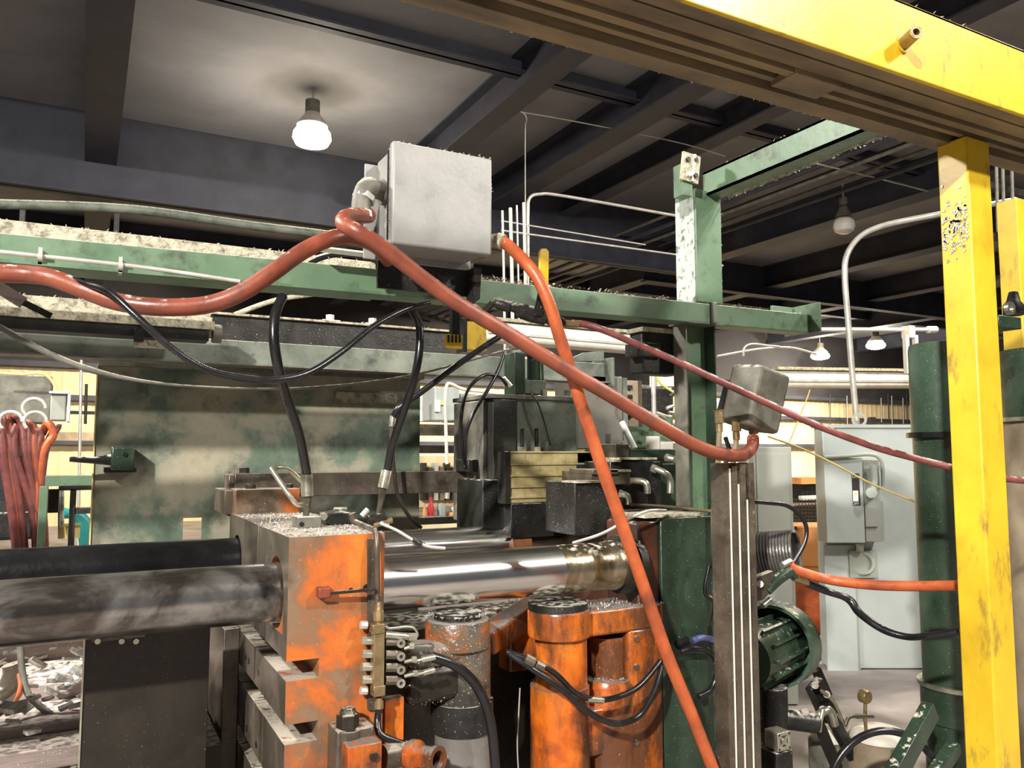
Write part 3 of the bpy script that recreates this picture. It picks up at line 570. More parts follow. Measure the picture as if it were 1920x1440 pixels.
# tan bracket plate
bp_ = thing('bracket_plate', 'pale bolted bracket plate on top of the green column', 'bracket', W(1295,355,Y=2.64))
q = W(1294,315,Y=2.63)
MB().obox(q, (.10,.012,.125), (4,5,0)).out('plate', LINTM, bp_, bevel=.003)
MB().obox(q+Vector((.012,-.008,0)), (.012,.01,.12), (4,5,0)).out('rib', WHT, bp_)
for dx, dz, mm in ((-.022,.03,STEELD),(.02,.035,STEELD),(-.018,-.035,WHT),(.018,-.035,DARK)):
    MB().cyl(q+Vector((dx,-.02,dz)), q+Vector((dx,.01,dz)), .011, n=6).out('bolt', mm, bp_)
MB().box(q.x-.035,q.x+.02,2.64,2.70,q.z-.12,q.z+.02).out('stub', GRN, bp_)

# ================================================================== YELLOW GANTRY
p1 = W(1780,790,Y=1.74); p2x = W(1882,790,Y=1.63).x
yp = thing('yellow_post', 'upright yellow square post at the right with scraped bare patches', 'post', (p1.x,1.7,0))
ytop = W(1920,322,Y=1.74).z
MB().box(p1.x, p2x, 1.63, 1.74, 0, ytop+.005).out('tube', YEL, yp, bevel=.006)
B = MB()
for i in range(150):
    y = random.uniform(1.64,1.73); z = random.gauss(W(1788,430,Y=1.7).z, .05)
    B.obox((p1.x-.001, y, z), (.004, random.uniform(.004,.011), random.uniform(.004,.012)), (random.uniform(0,90),0,0))
B.out('bare_metal_flakes', CHIP, yp, kind='stuff', smooth=0)
yb_ = thing('yellow_beam', 'long yellow overhead beam with a dirty brown track underneath, upper right', 'beam', (2.0,1.55,ytop))
za_ = W(1920,216,Y=1.43).z; zc = W(1920,94,Y=1.43).z
XL, XR = .62, 4.5
MB().box(XL, XR, 1.43, 1.445, za_, zc).box(XL, XR, 1.43, 1.56, zc-.012, zc).out('web', YEL, yb_, bevel=.003)
MB().box(XL, XR, 1.445, 1.76, za_+.045, za_+.055).out('track_backing', DARK, yb_)
for i, (y0, y1, dz, th) in enumerate(((1.445,1.485,0,.045),(1.51,1.565,.012,.03),(1.572,1.60,.0,.05),(1.64,1.66,.01,.04),(1.69,1.755,-.0,.05))):
    MB().box(XL, XR, y0, y1, za_+dz, za_+dz+th).out('track_strip', YELD, yb_, bevel=.002)
MB().box(W(1475,160,Y=1.6).x, W(1560,200,Y=1.6).x, 1.565, 1.66, za_-.004, za_+.02).out('splice_plate', YELD, yb_, bevel=.002)
q = W(1704,78,Y=1.41)
MB().ring(q+Vector((0,.02,0)), q+Vector((-.03,-.045,.0)), .019, .010, 20).out('threaded_boss', BRAS, yb_)
MB().cyl(q+Vector((0,.025,0)), q+Vector((-.002,.012,0)), .026).out('boss_flange', YEL, yb_)
lint(yb_, (1.0,1.43,zc), (3.2,1.43,zc), .03, 150, .007)
lint(yb_, (.3,1.755,za_), (3.0,1.755,za_), .005, 120, .007)
# second yellow post beyond, at the right edge
MB().box(W(1912,500,Y=2.7).x, W(1945,500,Y=2.7).x, 2.7, 2.82, 0, W(1912,372,Y=2.7).z).out('rear_yellow_post', YEL, None, 'sliver of a second yellow post at the right edge', 'post', bevel=.005)
for i, x in enumerate((1868,1880,1897)):
    wire('vertical_rod', 'upright grey rod right of the yellow post near the top, %s of three' % ('left','middle','right')[i], [(x,310,3.4),(x+3,435,3.4)], .012, DGREY, 'rod', 'rods right of the yellow post', smooth=False)
MB().fb(1860,340,1935,352,3.45,.05).out('rod_crossbar', DARK, None, 'dark crossbar behind the rods right of the yellow post', 'bar')
MB().fb(1862,436,1935,446,3.45,.05).out('rod_crossbar', DARK, None, 'lower dark crossbar behind the rods right of the yellow post', 'bar')

# ================================================================== GREY BOX ON THE BEAM
q0 = W(737,262,Y=2.36); q1 = W(923,470,Y=2.36)
eb = thing('grey_enclosure', 'large pale grey junction box mounted on the green beam', 'junction box', ((q0.x+q1.x)/2,2.5,q1.z))
zt_ = q0.z; zb_ = W(737,456,Y=2.36).z
MB().box(q0.x, q1.x, 2.36, 2.395, zb_, zt_).out('door', GREYB, eb, bevel=.008)
MB().box(q0.x+.012, q1.x-.012, 2.402, 2.55, zb_+.012, zt_-.012).out('body', GREYB, eb, bevel=.004)
MB().box(q0.x-.004, q0.x+.014, 2.397, 2.401, zb_+.02, zt_-.02).out('hinge_leaf', DARK, eb)
for k in range(9):
    z = zb_+.03+k*(zt_-zb_-.06)/8; MB().cyl((q0.x+.004,2.399,z-.016), (q0.x+.004,2.399,z+.016), .0042, n=8).out('hinge_knuckle', DGREY, eb)
MB().box(q0.x-.03, q1.x+.01, 2.552, 2.562, zb_-.01, zt_-.02).out('back_plate', GREYB, eb, bevel=.002)
lint(eb, (q0.x,2.36,zt_), (q1.x,2.36,zt_), .03, 60, .006)
lint(eb, (q1.x,2.37,zb_+.02), (q1.x+.004,2.37,zt_), .02, 50, .007)
bk = thing('mounting_bracket', 'dark steel bracket plate under the grey junction box', 'bracket', ((q0.x+q1.x)/2,2.6,zt))
xa, xb = W(702,540,Y=2.6).x, W(880,540,Y=2.6).x
MB().box(xa, xb, 2.565, 2.58, zb-.02, zb_+.02).out('plate', DARK, bk)
MB().box(xa-.18, xa, 2.60, 2.66, zt+.012, zt+.018).out('top_strip', WHT, bk)
MB().prism([(xb-.03,2.50,zb_-.01),(xb+.0,2.50,zb_-.01),(xb-.005,2.50,zb_-.12),(xb-.03,2.50,zb_-.14)], (0,.06,0)).out('gusset', DARK, bk)
MB().cyl((xb-.02,2.49,zb_-.05), (xb-.02,2.51,zb_-.05), .014).out('bolt', STEELB, bk)
q = W(878,520,Y=2.66); MB().obox(q, (.022,.02,.035), (0,0,0)).obox(q+Vector((.006,-.002,-.02)), (.04,.02,.012)).out('lint_clamp', LINTM, None, 'small lint-covered clamp on the beam just right of the grey box', 'clamp', bevel=.003)
# elbow fitting on left side of the box
ef = thing('elbow_fitting', 'grey conduit elbow on the left side of the grey junction box', 'fitting', W(690,400,Y=2.42))
ya_ = 2.46
pA = Vector((q0.x+.012, ya_, W(715,360,Y=ya_).z)); pB = W(690,352,Y=2.42); pC = W(677,385,Y=2.41); pD = W(680,412,Y=2.40)
MB().tube([pA, pB, pC, pD], [.030,.034,.031,.028], n=16).out('elbow', DGREY, ef)
MB().cyl(pA+Vector((-.016,0,0)), pA+Vector((-.002,0,0)), .042, n=24).out('lock_nut', DGREY, ef)
for a_, b_, r_ in ((pB.lerp(pC,.45), pB.lerp(pC,.75), .037), (pC.lerp(pD,.5), pD, .034)): MB().cyl(a_, b_, r_, n=8).out('gland_nut', CABG, ef, bevel=.002)

# ================================================================== LOWER GREY-GREEN BEAM, RAILS, LARGE SHEET
xb2 = W(1136,660,Y=3.9).x; z1 = W(600,648,Y=3.9).z; z0 = W(600,690,Y=3.9).z
b2 = thing('lower_beam', 'lower dusty grey-green beam running behind the hoses above the large sheet', 'beam', (1,3.9,z0))
MB().box(-2.6, xb2, 3.9, 3.98, z0, z1).out('web', GRN2, b2, bevel=.004)
MB().box(-2.6, xb2, 3.86, 3.98, z0-.008, z0).out('bottom_flange', DGREY, b2)
MB().box(xb2, xb2+.02, 3.84, 4.05, z0-.03, z1+.03).out('end_plate', GRN2, b2, bevel=.003)
MB().prism([(xb2-.28,3.92,z1),(xb2,3.92,z1+.02),(xb2,3.92,z1+.03+.05),(xb2-.14,3.92,z1+.06)], (0,.02,0)).out('gusset', GRN2, b2)
# dark slide rails at the left
sr = thing('slide_rail', 'dark double slide rail with lint-white tops at the left', 'rail', (-.5,3.5,2.4))
xs = W(402,625,Y=3.5).x
zr_ = W(0,575,Y=3.5).z
zA1, zA0 = W(0,549,Y=3.56).z, W(0,568,Y=3.56).z; zB1, zB0, zB2 = W(0,574,Y=3.5).z, W(0,591,Y=3.5).z, W(0,614,Y=3.5).z
MB().box(-2.6, xs-.01, 3.56, 3.68, zA0, zA1).out('upper_strip', LINTM, sr, bevel=.002)
MB().box(-2.6, xs, 3.50, 3.56, zB0, zB1).box(-2.6, xs-.005, 3.53, 3.60, zB1, zA0).out('lower_strip', LINTM, sr, bevel=.002)
MB().box(-2.6, xs-.02, 3.51, 3.62, zB2, zB0).out('dark_rail_body', DARK, sr)
MB().cyl((xs,3.56,zr_-.04), (xs+.035,3.56,zr_-.04), .04, n=20).out('end_bumper', DGREY, sr)
lint(sr, (-.5,3.56,zA1), (xs,3.56,zA1), .1, 160, .009)
for k in range(2):
    x = W(262,628,Y=3.47).x+k*.001
MB().fb(252,612,270,640,3.46,.05).out('rail_clamp', DARK, sr); MB().fb(252,636,312,648,3.48,.06).out('shim', LINTM, sr)
sr2 = thing('slide_rail', 'dark blue-black slide rail behind the hoses right of the rail bumper', 'rail', (1.4,4.3,2.5))
xa2 = W(395,590,Y=4.0).x; xb3 = W(840,600,Y=4.0).x; zq = W(600,602,Y=4.0).z
MB().box(xa2, xb3, 3.98, 4.08, zq-.09, zq-.01).box(xa2, xb3, 3.98, 3.99, zq-.16, zq-.09).out('bar', DARK, sr2)
MB().box(xa2, xb3, 3.96, 4.10, zq-.01, zq).out('top_strip', LINTM, sr2)
for x in (622, 702):
    q = W(x, 592, Y=4.0); MB().cyl((q.x,4.03,zq), (q.x,4.03,zq+.04), .022, n=8).box(q.x-.045,q.x+.045,4.0,4.06,zq,zq+.012).out('clamp', COND, sr2)
lint(sr2, (xa2,3.98,zq), (xb3,3.98,zq), .08, 60, .009)
wire('strip', 'pale slanting strip between the rails left of the black hose', [(440,590,4.0),(520,562,4.0),(620,548,4.0)], .012, LINTM, 'strip')
MB().bar(W(-20,528,Y=2.9), W(44,568,Y=2.9), .03, .035).out('angled_bar', WOOD, None, 'brown angled bar with a pale top at the left edge', 'bar')
MB().bar(W(42,566,Y=2.9), W(96,593,Y=2.9), .006, .02).out('steel_strip', DARK, None, 'thin dark rod ending the angled bar at the left', 'rod')
# large sheet
ls = thing('backing_sheet', 'large mottled green-grey steel sheet behind the machine, left of centre', 'sheet', (.85,4.2,1.2))
sx0 = W(178,830,Y=4.2).x; sx1 = W(787,830,Y=4.2).x; szt = z0-.01; szb = W(400,1040,Y=4.2).z
wx0 = W(343,990,Y=4.2).x; wx1 = W(378,990,Y=4.2).x; wz = W(360,971,Y=4.2).z
MB().box(sx0, sx1, 4.2, 4.21, wz, szt).box(sx0, wx0, 4.2, 4.21, szb-.4, wz).box(wx1, sx1, 4.2, 4.21, szb-.4, wz).out('sheet', PANEL, ls)
MB().box(sx0-.006, sx0, 4.19, 4.215, szb-.4, szt).out('edge_trim', YROPE, ls)
MB().box(W(630,748,Y=4.18).x, W(745,748,Y=4.18).x, 4.185, 4.2, W(640,754,Y=4.18).z, W(640,734,Y=4.18).z).out('pale_strip', LINTM, ls)
MB().box(W(186,668,Y=4.18).x, W(312,668,Y=4.18).x, 4.185, 4.2, W(186,676,Y=4.18).z, W(186,660,Y=4.18).z).out('pale_strip', LINTM, ls)
MB().box(W(186,730,Y=4.18).x, W(275,730,Y=4.18).x, 4.187, 4.2, W(186,742,Y=4.18).z, W(186,712,Y=4.18).z).out('pale_strip', GRN2, ls)
MB().box(sx0, sx1, 4.14, 4.2, szt-.0, szt+.02).out('top_angle', DGREY, ls)
lv = thing('limit_switch', 'dark limit switch box with a horizontal lever on the sheet, left', 'switch', W(230,885,Y=4.1))
MB().fb(208,838,253,882,4.05,.14).out('housing', GRND, lv, bevel=.008)
MB().fb(195,876,256,886,4.06,.14).out('base', DARK, lv)
MB().tube([W(209,862,Y=4.08), W(176,863,Y=4.06), W(131,861,Y=4.04)], [.026,.016,.012], smooth=False).out('lever', DARK, lv)
q = W(234,852,Y=4.05); MB().cyl(q+Vector((0,-.01,0)), q, .01, n=8).out('screw', BLK, lv)

# ================================================================== TIE BARS
YT = 2.67; RB = .092
z_near = W(1100,1063,Y=YT).z
tb = thing('tie_bar', 'near thick round tie bar, oily left of the platen and chrome right of it', 'tie bar', (.5,YT,z_near))
xp0 = W(540,1100,Y=2.5).x; xp1 = W(720,1100,Y=2.5).x; xe = W(1165,1060,Y=YT).x
MB().cyl((-2.2,YT,z_near), (xp0+.02,YT,z_near), RB, n=64).out('oily_section', OILC, tb, 'oil-stained grey left section')
xc = W(1040,1060,Y=YT).x
MB().cyl((xp1-.02,YT,z_near), (xc,YT,z_near), RB, n=64).out('chrome_section', CHR, tb, 'polished mirror section')
MB().lathe((xc,YT,z_near), (xe,YT,z_near), [(0,RB),(.35,RB),(.36,RB*1.01),(.42,RB*1.01),(.43,RB),(.78,RB),(.8,RB*1.05),(.86,RB*1.05),(.87,RB),(1,RB)], 64).out('stained_section', mat('bronze_stained_steel', [(.3,(.05,.035,.02)),(.45,(.25,.2,.12)),(.65,(.52,.46,.34))], scale=3, rough=.25, metal=.9, detail=8, stretch=(2,1,1), dust=.3), tb, 'brown-stained right end')
YF = 3.42; 
tf = thing('tie_bar', 'far round tie bar behind the near one, blackened left of the platen', 'tie bar', (.5,YF,z_near))
MB().cyl((-2.2,YF,z_near+.01), (xp0+.02,YF,z_near+.01), RB, n=48).out('blackened_section', mat('black_greased_steel', [(.3,(.003,.003,.0035)),(.7,(.012,.012,.013))], scale=5, rough=.25, metal=.2, bump=.12), tf, 'greasy black left section')
MB().cyl((xp1-.02,YF,z_near+.01), (2.2,YF,z_near+.01), RB, n=48).out('chrome_section', CHR, tf, 'chrome right section')
xq_ = W(942,1010,Y=YF).x; MB().ring((xq_,YF,z_near+.01), (xq_+.10,YF,z_near+.01), RB+.02, RB, 40).out('collar', mat('rusty_collar',[(.3,(.05,.02,.012)),(.7,(.22,.08,.03))],scale=8), tf, 'rusty orange collar')

# ================================================================== MOVING PLATEN
ZP = W(540,1008,Y=2.5).z
pl = thing('moving_platen', 'thick worn orange and brown platen the tie bars pass through', 'platen', (xp0,3.0,0))
def slab_with_hole(x0, x1, y0, y1, z0_, z1_, holes, rad, n=28):
    "slab between x0 and x1 with round holes along X at (y,z)"
    bm = MB()
    ys = [y0] + [v for h in holes for v in (h[0]-rad, h[0]+rad)] + [y1]
    hz = holes[0][1]
    bm.box(x0, x1, y0, y1, z0_, hz-rad)
    for i in range(0, len(ys), 2):
        if ys[i+1]-ys[i] > .002: bm.box(x0, x1, ys[i], ys[i+1], hz-rad, z1_)
    for hy, hz in holes:
        vs = []
        for x in (x0, x1):
            for k in range(n+1):
                a_ = pi*k/n; vs.append((x, hy+cos(a_)*rad, hz+sin(a_)*rad))
            for k in range(n+1):
                a_ = pi*k/n; vs.append((x, hy+cos(a_)*rad, z1_))
            for k in range(n+1):
                a_ = pi*k/n; vs.append((x, hy+cos(a_)*rad, hz-sin(a_)*rad))
            for k in range(n+1):
                a_ = pi*k/n; vs.append((x, hy+cos(a_)*rad, hz-rad))
        m_ = n+1; o = 4*m_; fs = []
        for k in range(n):
            for s0 in (0, o):
                fs.append((s0+k, s0+k+1, s0+m_+k+1, s0+m_+k)); fs.append((s0+2*m_+k, s0+2*m_+k+1, s0+3*m_+k+1, s0+3*m_+k))
            fs.append((k, k+1, o+k+1, o+k)); fs.append((2*m_+k, 2*m_+k+1, o+2*m_+k+1, o+2*m_+k)); fs.append((m_+k, m_+k+1, o+m_+k+1, o+m_+k))
        bm.add(vs, fs)
    return bm
hl = [(YT, z_near), (YF, z_near)]
slab_with_hole(xp0+.10, xp1, 2.5, 3.62, 0, ZP, hl, RB+.022).out('slab', PLAT, pl, bevel=.003)
# left face pieces with vertical grooves between them
gy = [2.5, 2.80, 2.845, 2.975, 3.02, 3.22, 3.62]
tz = [W(475,1215,Y=2.66).z, W(463,1300,Y=2.62).z]
slots = [(z-.058, z) for z in (ZP-.37, ZP-.555, ZP-.78)]
def face_piece(y0, y1, hole=None, cut=True):
    B = MB(); zs = [0]
    for s in sorted(slots): zs += [s[0], s[1]]
    if hole:
        segs = [(zs[i], zs[i+1]) for i in range(0, len(zs)-1, 2)]
        for a_, b_ in segs: B.box(xp0, xp0+.10, y0, y1, a_, b_)
        B2 = slab_with_hole(xp0, xp0+.10, y0, y1, zs[-1], ZP, [hole], RB+.022); B.add(B2.v, B2.f)
    else:
        zs.append(ZP)
        for i in range(0, len(zs), 2): B.box(xp0, xp0+.10, y0, y1, zs[i], zs[i+1])
    return B
fo = face_piece(2.5, 2.82, (YT, z_near)).out('face_block', PLAT, pl, bevel=.003)
fo.data.materials.append(STEELB)
for p_ in fo.data.polygons:
    if p_.normal.x < -.8: p_.material_index = 1      # the machined left face carries no paint
face_piece(2.828, 2.985).out('face_block', STEELB, pl, bevel=.003)
face_piece(2.995, 3.24).out('face_block', STEELB, pl, bevel=.003)
face_piece(3.25, 3.62, (YF, z_near)).out('face_block', STEELB, pl, bevel=.003)
for zz in (ZP-.50, ZP-.74, ZP-.95):
    for y in (2.92, 3.1, 3.16):
        MB().cyl((xp0-.002,y,zz), (xp0+.02,y,zz), .012, n=12).out('tapped_hole', BLK, pl)
# recesses, notches on the front face
MB().prism([W(688,1010,Y=2.5), W(706,1010,Y=2.5), W(706,1330,Y=2.5), W(688,1330,Y=2.5)], (0,-.012,0)).out('vertical_flat', STEELB, pl)
for x, y, r_ in ((658,1107,.008),(688,1103,.013)): q = W(x,y,Y=2.498); MB().cyl(q, q+Vector((0,.006,0)), r_, n=16).out('bolt_hole', BLK, pl)
# step plate at the left
MB().box(xp0-.06, xp0-.0, 3.30, 3.95, 0, ZP-.42).out('step_plate', STEELB, pl, bevel=.004)
# chips on top
B = MB()
for i in range(1300):
    x = random.uniform(xp0, xp1); y = 2.5+1.1*random.random()**1.0; k = random.uniform(.0012,.004)
    B.obox((x,y,ZP+k*.4), (k*1.6,k,k), [random.uniform(0,180) for _ in range(3)])
B.out('metal_chips', CHIP, pl, kind='stuff', smooth=0)
# front pin with bent tag
pn = thing('locating_pin', 'copper-coloured block and rod pin fixed across the platen front', 'pin', W(610,1118,Y=2.46))
MB().fb(598,1103,622,1123,2.46,.04).out('block', HOSE, pn, bevel=.004)
MB().bar(W(620,1112,Y=2.46), W(703,1105,Y=2.44), .012, .009).out('rod', STEELD, pn)

# blocks behind, flat bar
fbk = thing('clamp_block', 'brown clamp blocks with bolts at the rear of the platen top', 'clamp', W(480,960,Y=3.5))
MB().fb(442,918,562,968,3.52,.16).out('front_block', PLAT, fbk, bevel=.004)
MB().fb(428,890,562,968,3.72,.14).out('rear_block', STEELB, fbk, bevel=.004)
MB().fb(421,920,442,965,3.6,.3).out('side_block', STEELB, fbk, bevel=.003)
for x, y, Y in ((470,912,3.58),(540,912,3.58),(458,882,3.78)):
    MB().vc(x, y-5, y+8, Y, 20, n=6).out('bolt', STEELD, fbk, bevel=.002)
MB().fb(440,888,945,934,3.70,.05).out('flat_bar', STEELB, None, 'long brown flat bar running behind the platen to the black housing', 'bar', bevel=.003)
lint(None and fbk or fbk, W(442,918,Y=3.53), W(562,924,Y=3.53), .1, 60, .006, m=CHIP)

# fittings on top of the platen
mf = thing('top_manifold', 'small dark manifold with plugs on the platen top under the left black hose', 'manifold', W(600,985,Y=2.85))
q = W(580,975,Y=2.85)
MB().box(W(556,980,Y=2.8).x, W(600,980,Y=2.8).x, 2.78, 2.88, ZP, ZP+.038).out('left_block', DGREY, mf, bevel=.003)
MB().box(W(604,980,Y=2.9).x, W(652,980,Y=2.9).x, 2.84, 2.95, ZP, ZP+.042).out('right_block', DARK, mf, bevel=.003)
MB().cyl(W(606,968,Y=2.84), W(622,964,Y=2.9), .016, n=8).out('plug', SILV, mf)
MB().cyl(W(637,955,Y=2.95), W(637,975,Y=2.95), .010, n=8).cyl(W(626,954,Y=2.95), W(650,954,Y=2.95), .006, n=8).out('tee_handle', COND, mf)
MB().tube([W(655,972,Y=2.86), W(680,984,Y=2.7), W(703,993,Y=2.5)], .009).out('branch_tube', STEELB, mf)
q = W(566,983,Y=2.777); MB().cyl(q, q+Vector((0,.006,0)), .008).out('port', BLK, mf)
# bent steel tube loop
MB().tube([W(568,945,Y=2.85), W(556,945,Y=2.85), W(540,925,Y=2.86), W(512,884,Y=2.9), W(512,879,Y=2.92), W(520,877,Y=2.95), W(540,880,Y=2.98), W(565,902,Y=3.0)], .009, n=10).out('steel_tube_loop', SILV, None, 'bent bright steel tube loop above the platen top', 'tube', smooth=60)
# vertical tube down the front
MB().tube([W(702,992,Y=2.49), W(706,1010,Y=2.47), W(707,1040,Y=2.46), W(708,1132,Y=2.46)], .009, n=10).out('vertical_tube', STEELB, None, 'upright grey tube down the platen front into the brass manifold', 'tube', smooth=60)

# ---- lubrication manifold
lm = thing('lube_manifold', 'brass distributor block with rows of plated nuts on the platen front', 'manifold', W(710,1305,Y=2.44))
ym = 2.44
MB().fb(701,1180,721,1292,ym,.035).out('spine', BRAS, lm, bevel=.002)
MB().fb(699,1172,722,1190,ym-.004,.04).out('top_cap', BRAS, lm, bevel=.002); MB().fb(701,1288,723,1308,ym-.003,.04).out('bottom_cap', BRAS, lm, bevel=.002)
for y in (1201,1226,1250,1274):
    MB().cyl(W(678,y,Y=ym+.02), W(700,y,Y=ym+.02), .0145, n=6).out('nut', SILV, lm, bevel=.001)
    MB().cyl(W(722,y+2,Y=ym+.02), W(744,y+2,Y=ym+.02), .014, n=8).out('valve_barrel', STEELB, lm)
for i, y in enumerate((1205,1230,1255,1280)):
    q = W(750,y,Y=ym+.01); MB().ring(q+Vector((0,-.012,0)), q+Vector((0,.012,0)), .014, .006, 14).out('banjo', SILV, lm)
for x0, y0_, x1, y1_ in ((758,1216,775,1211),(758,1241,780,1236),(758,1268,782,1262)):
    MB().tube([W(x0,y0_,Y=ym+.01), W(x1,y1_,Y=ym)], .006, smooth=False).out('elbow', SILV, lm)
    MB().cyl(W(x1-8,y1_+1,Y=ym), W(x1,y1_,Y=ym), .0105, n=6).out('nut', SILV, lm)
for x0, y0_, x1, y1_ in ((790,1237,815,1232),(793,1262,814,1256)):
    MB().cyl(W(x0,y0_,Y=ym), W(x1,y1_,Y=ym), .010, n=12).out('hose_ferrule', SILV, lm)
    MB().cyl(W(x0-14,y0_+3,Y=ym), W(x0,y0_,Y=ym), .005, n=8).out('stem', SILV, lm)
MB().tube([W(722,1172,Y=ym), W(730,1178,Y=ym), W(760,1175,Y=ym), W(776,1178,Y=ym), W(783,1190,Y=ym), W(778,1197,Y=ym)], .004).out('capillary', SILV, lm)
MB().cyl(W(722,1190,Y=ym+.01), W(772,1194,Y=ym+.01), .011, n=10).out('top_barrel', SILV, lm)
MB().cyl(W(765,1194,Y=ym), W(780,1194,Y=ym), .013, n=6).out('nut', SILV, lm)
for y in (1172,1295): MB().cyl(W(676,y,Y=ym+.03), W(688,y,Y=ym+.03), .013, n=8).out('plug', COND, lm)
q = W(710,1150,Y=2.455); MB().lathe(W(710,1172,Y=2.455), W(710,1128,Y=2.455), [(0,.012),(.15,.013),(.2,.017),(.6,.017),(.62,.012),(1,.009)], 8).out('inlet_fitting', BRAS, lm)
MB().lathe(W(711,1330,Y=2.455), W(711,1308,Y=2.455), [(0,.010),(.1,.014),(.7,.014),(.75,.010),(1,.010)], 8).out('outlet_fitting', BRAS, lm)
hose('short_black_hose', 'short black hose curving from the brass distributor down to the valve block', [(711,1328,2.455),(708,1350,2.45),(712,1375,2.43),(735,1388,2.42),(765,1398,2.42)], .011, BLK)

# ---- lower valve block
vb = thing('orange_valve_block', 'orange ejector valve block with a large nut at the platen foot', 'valve', W(690,1440,Y=2.35))
zb1 = W(640,1395,Y=2.34).z
MB().fb(652,1402,716,1500,2.34,.12).out('front_block', ORNG, vb, bevel=.004)
MB().fb(630,1372,702,1500,2.40,.1).out('rear_block', STEELB, vb, bevel=.008)
MB().vc(652,1326,1374,2.43,46,[(0,.95),(.25,1.0),(.3,.95),(.75,.95),(.8,.75),(1,.55)],6).out('large_nut', STEELD, vb, bevel=.002)
MB().vc(652,1366,1382,2.43,54).out('washer', STEELB, vb)
q = W(700,1418,Y=2.338); MB().cyl(q+Vector((0,-.01,0)), q, .013, n=6).out('socket_screw', STEELD, vb)
MB().cyl(W(716,1420,Y=2.40), W(762,1412,Y=2.42), .036, n=24).out('neck', STEELB, vb)
MB().lathe(W(760,1412,Y=2.42), W(822,1425,Y=2.30), [(0,.03),(.2,.045),(.35,.045),(.4,.033),(.85,.033),(.88,.04),(1,.04),(1,.026),(.8,.024)], 28, cap=False).out('open_pipe', ORNG, vb)
MB().box(W(722,1310,Y=2.52).x, W(758,1310,Y=2.52).x, 2.52, 2.56, 0, W(722,1312,Y=2.52).z).out('orange_strut', ORNG, None, 'orange upright strut right of the brass distributor', 'strut', bevel=.003)

# ================================================================== ORANGE TOGGLE CASTINGS BELOW THE BAR
YO = 2.62
lc = thing('orange_cylinder', 'smaller orange upright cylinder with a chip-covered cap left of the big casting', 'cylinder', W(860,1440,Y=YO))
MB().vc(858,1158,1212,YO,122,[(0,1),(.9,1),(1,.95)],36).out('cap', SLUD, lc, bevel=.004)
MB().vc(858,1146,1160,YO,90).out('lid', DARK, lc)
MB().vc(866,1210,1316,YO,108).out('barrel', SLUD, lc)
MB().vc(866,1310,1365,YO,118).out('collar', DARK, lc)
MB().vc(868,1362,1520,YO,108).out('base_sleeve', mat('grey_sleeve',(.17,.155,.14),scale=5,rough=.45,specks=.1), lc)
B = MB(); c = W(858,1150,Y=YO)
for i in range(260):
    a_ = random.uniform(0,2*pi); rr = .1*sqrt(random.random()); k = random.uniform(.0015,.0045)
    B.obox((c.x+cos(a_)*rr, YO+sin(a_)*rr, c.z+.0+k*.4), (k*1.6,k,k), [random.uniform(0,180) for _ in range(3)])
B.out('metal_chips', CHIP, lc, kind='stuff', smooth=0)
# link arm
la = thing('orange_link', 'orange link arm joining the small cylinder to the big casting', 'link', W(960,1190,Y=2.85))
a = W(905,1205,Y=2.72); b = W(1010,1135,Y=2.98)
MB().bar(a, b, .10, .09).out('arm', ORNG, la, bevel=.012)
MB().fb(955,1150,1010,1262,2.86,.12).out('lug', ORNG, la, bevel=.01)
# black sludge manifold at left
sm = thing('sludge_block', 'chip-covered black manifold block left of the small orange cylinder', 'block', W(800,1320,Y=2.56))
MB().fb(770,1214,905,1262,2.53,.12).out('upper', SLUD, sm, bevel=.03); MB().fb(765,1258,900,1328,2.535,.14).out('lower', STEELD, sm, bevel=.025)
B = MB()
for i in range(420):
    p = W(random.uniform(768,885), random.uniform(1222,1322), Y=2.54); k = random.uniform(.001,.0025)
    B.obox(p+Vector((0,random.uniform(-.002,.01),0)), (k*1.5,k,k), [random.uniform(0,180) for _ in range(3)])
B.out('metal_chips', CHIP, sm, kind='stuff', smooth=0)
# big casting
bc = thing('orange_casting', 'large orange casting of joined upright cylinders under the chrome tie bar', 'casting', W(1110,1440,Y=YO+.05))
YB = 2.66
MB().vc(1048,1140,1192,YB,118,[(0,.98),(.1,1),(.9,1),(1,.96)],40).out('left_cap', ORNG, bc, bevel=.004)
MB().vc(1046,1128,1142,YB,112).out('left_lid', DARK, bc)
MB().vc(1052,1190,1288,YB,98,None,36).out('left_barrel', ORNG, bc)
MB().vc(1050,1284,1540,YB,112,None,36).out('left_lower_barrel', ORNG, bc)
x0 = W(1090,1160,Y=YB-.02).x; x1 = W(1236,1160,Y=YB-.02).x
z1_ = W(1105,1143,Y=YB-.02).z; z0_ = W(1105,1192,Y=YB-.02).z
MB().box(x0, x1, YB-.05, YB+.16, z0_, z1_).out('top_bridge', ORNG, bc, bevel=.012)
MB().vc(1140,1190,1278,YB+.06,76,None,30).out('centre_barrel', ORNG, bc)
MB().vc(1140,1270,1540,YB+.03,100,[(0,1),(.96,1),(1,.9)],30).out('centre_lower_barrel', ORNG, bc)
xa4 = W(1180,1250,Y=YB-.05).x; xb4 = W(1244,1250,Y=YB-.05).x
MB().box(xa4, xb4, YB-.05, YB+.16, .0, z0_+.01).out('right_cheek', ORNG, bc, bevel=.014)
MB().box(x0+.02, x1-.01, YB+.10, YB+.2, 0, z0_).out('rear_web', STEELD, bc)
MB().box(W(1100,1400,Y=YB-.04).x, xa4+.02, YB-.045, YB+.1, W(1110,1420,Y=YB-.04).z, W(1110,1330,Y=YB-.04).z).out('lower_bridge', ORNG, bc, bevel=.012)
for x, y in ((1193,1197),(1193,1250),(1193,1392)): q = W(x,y,Y=YB-.05); MB().cyl(q+Vector((0,-.008,0)), q+Vector((0,.002,0)), .011, n=12).out('bolt', STEELB, bc)
B = MB(); zz = z1_
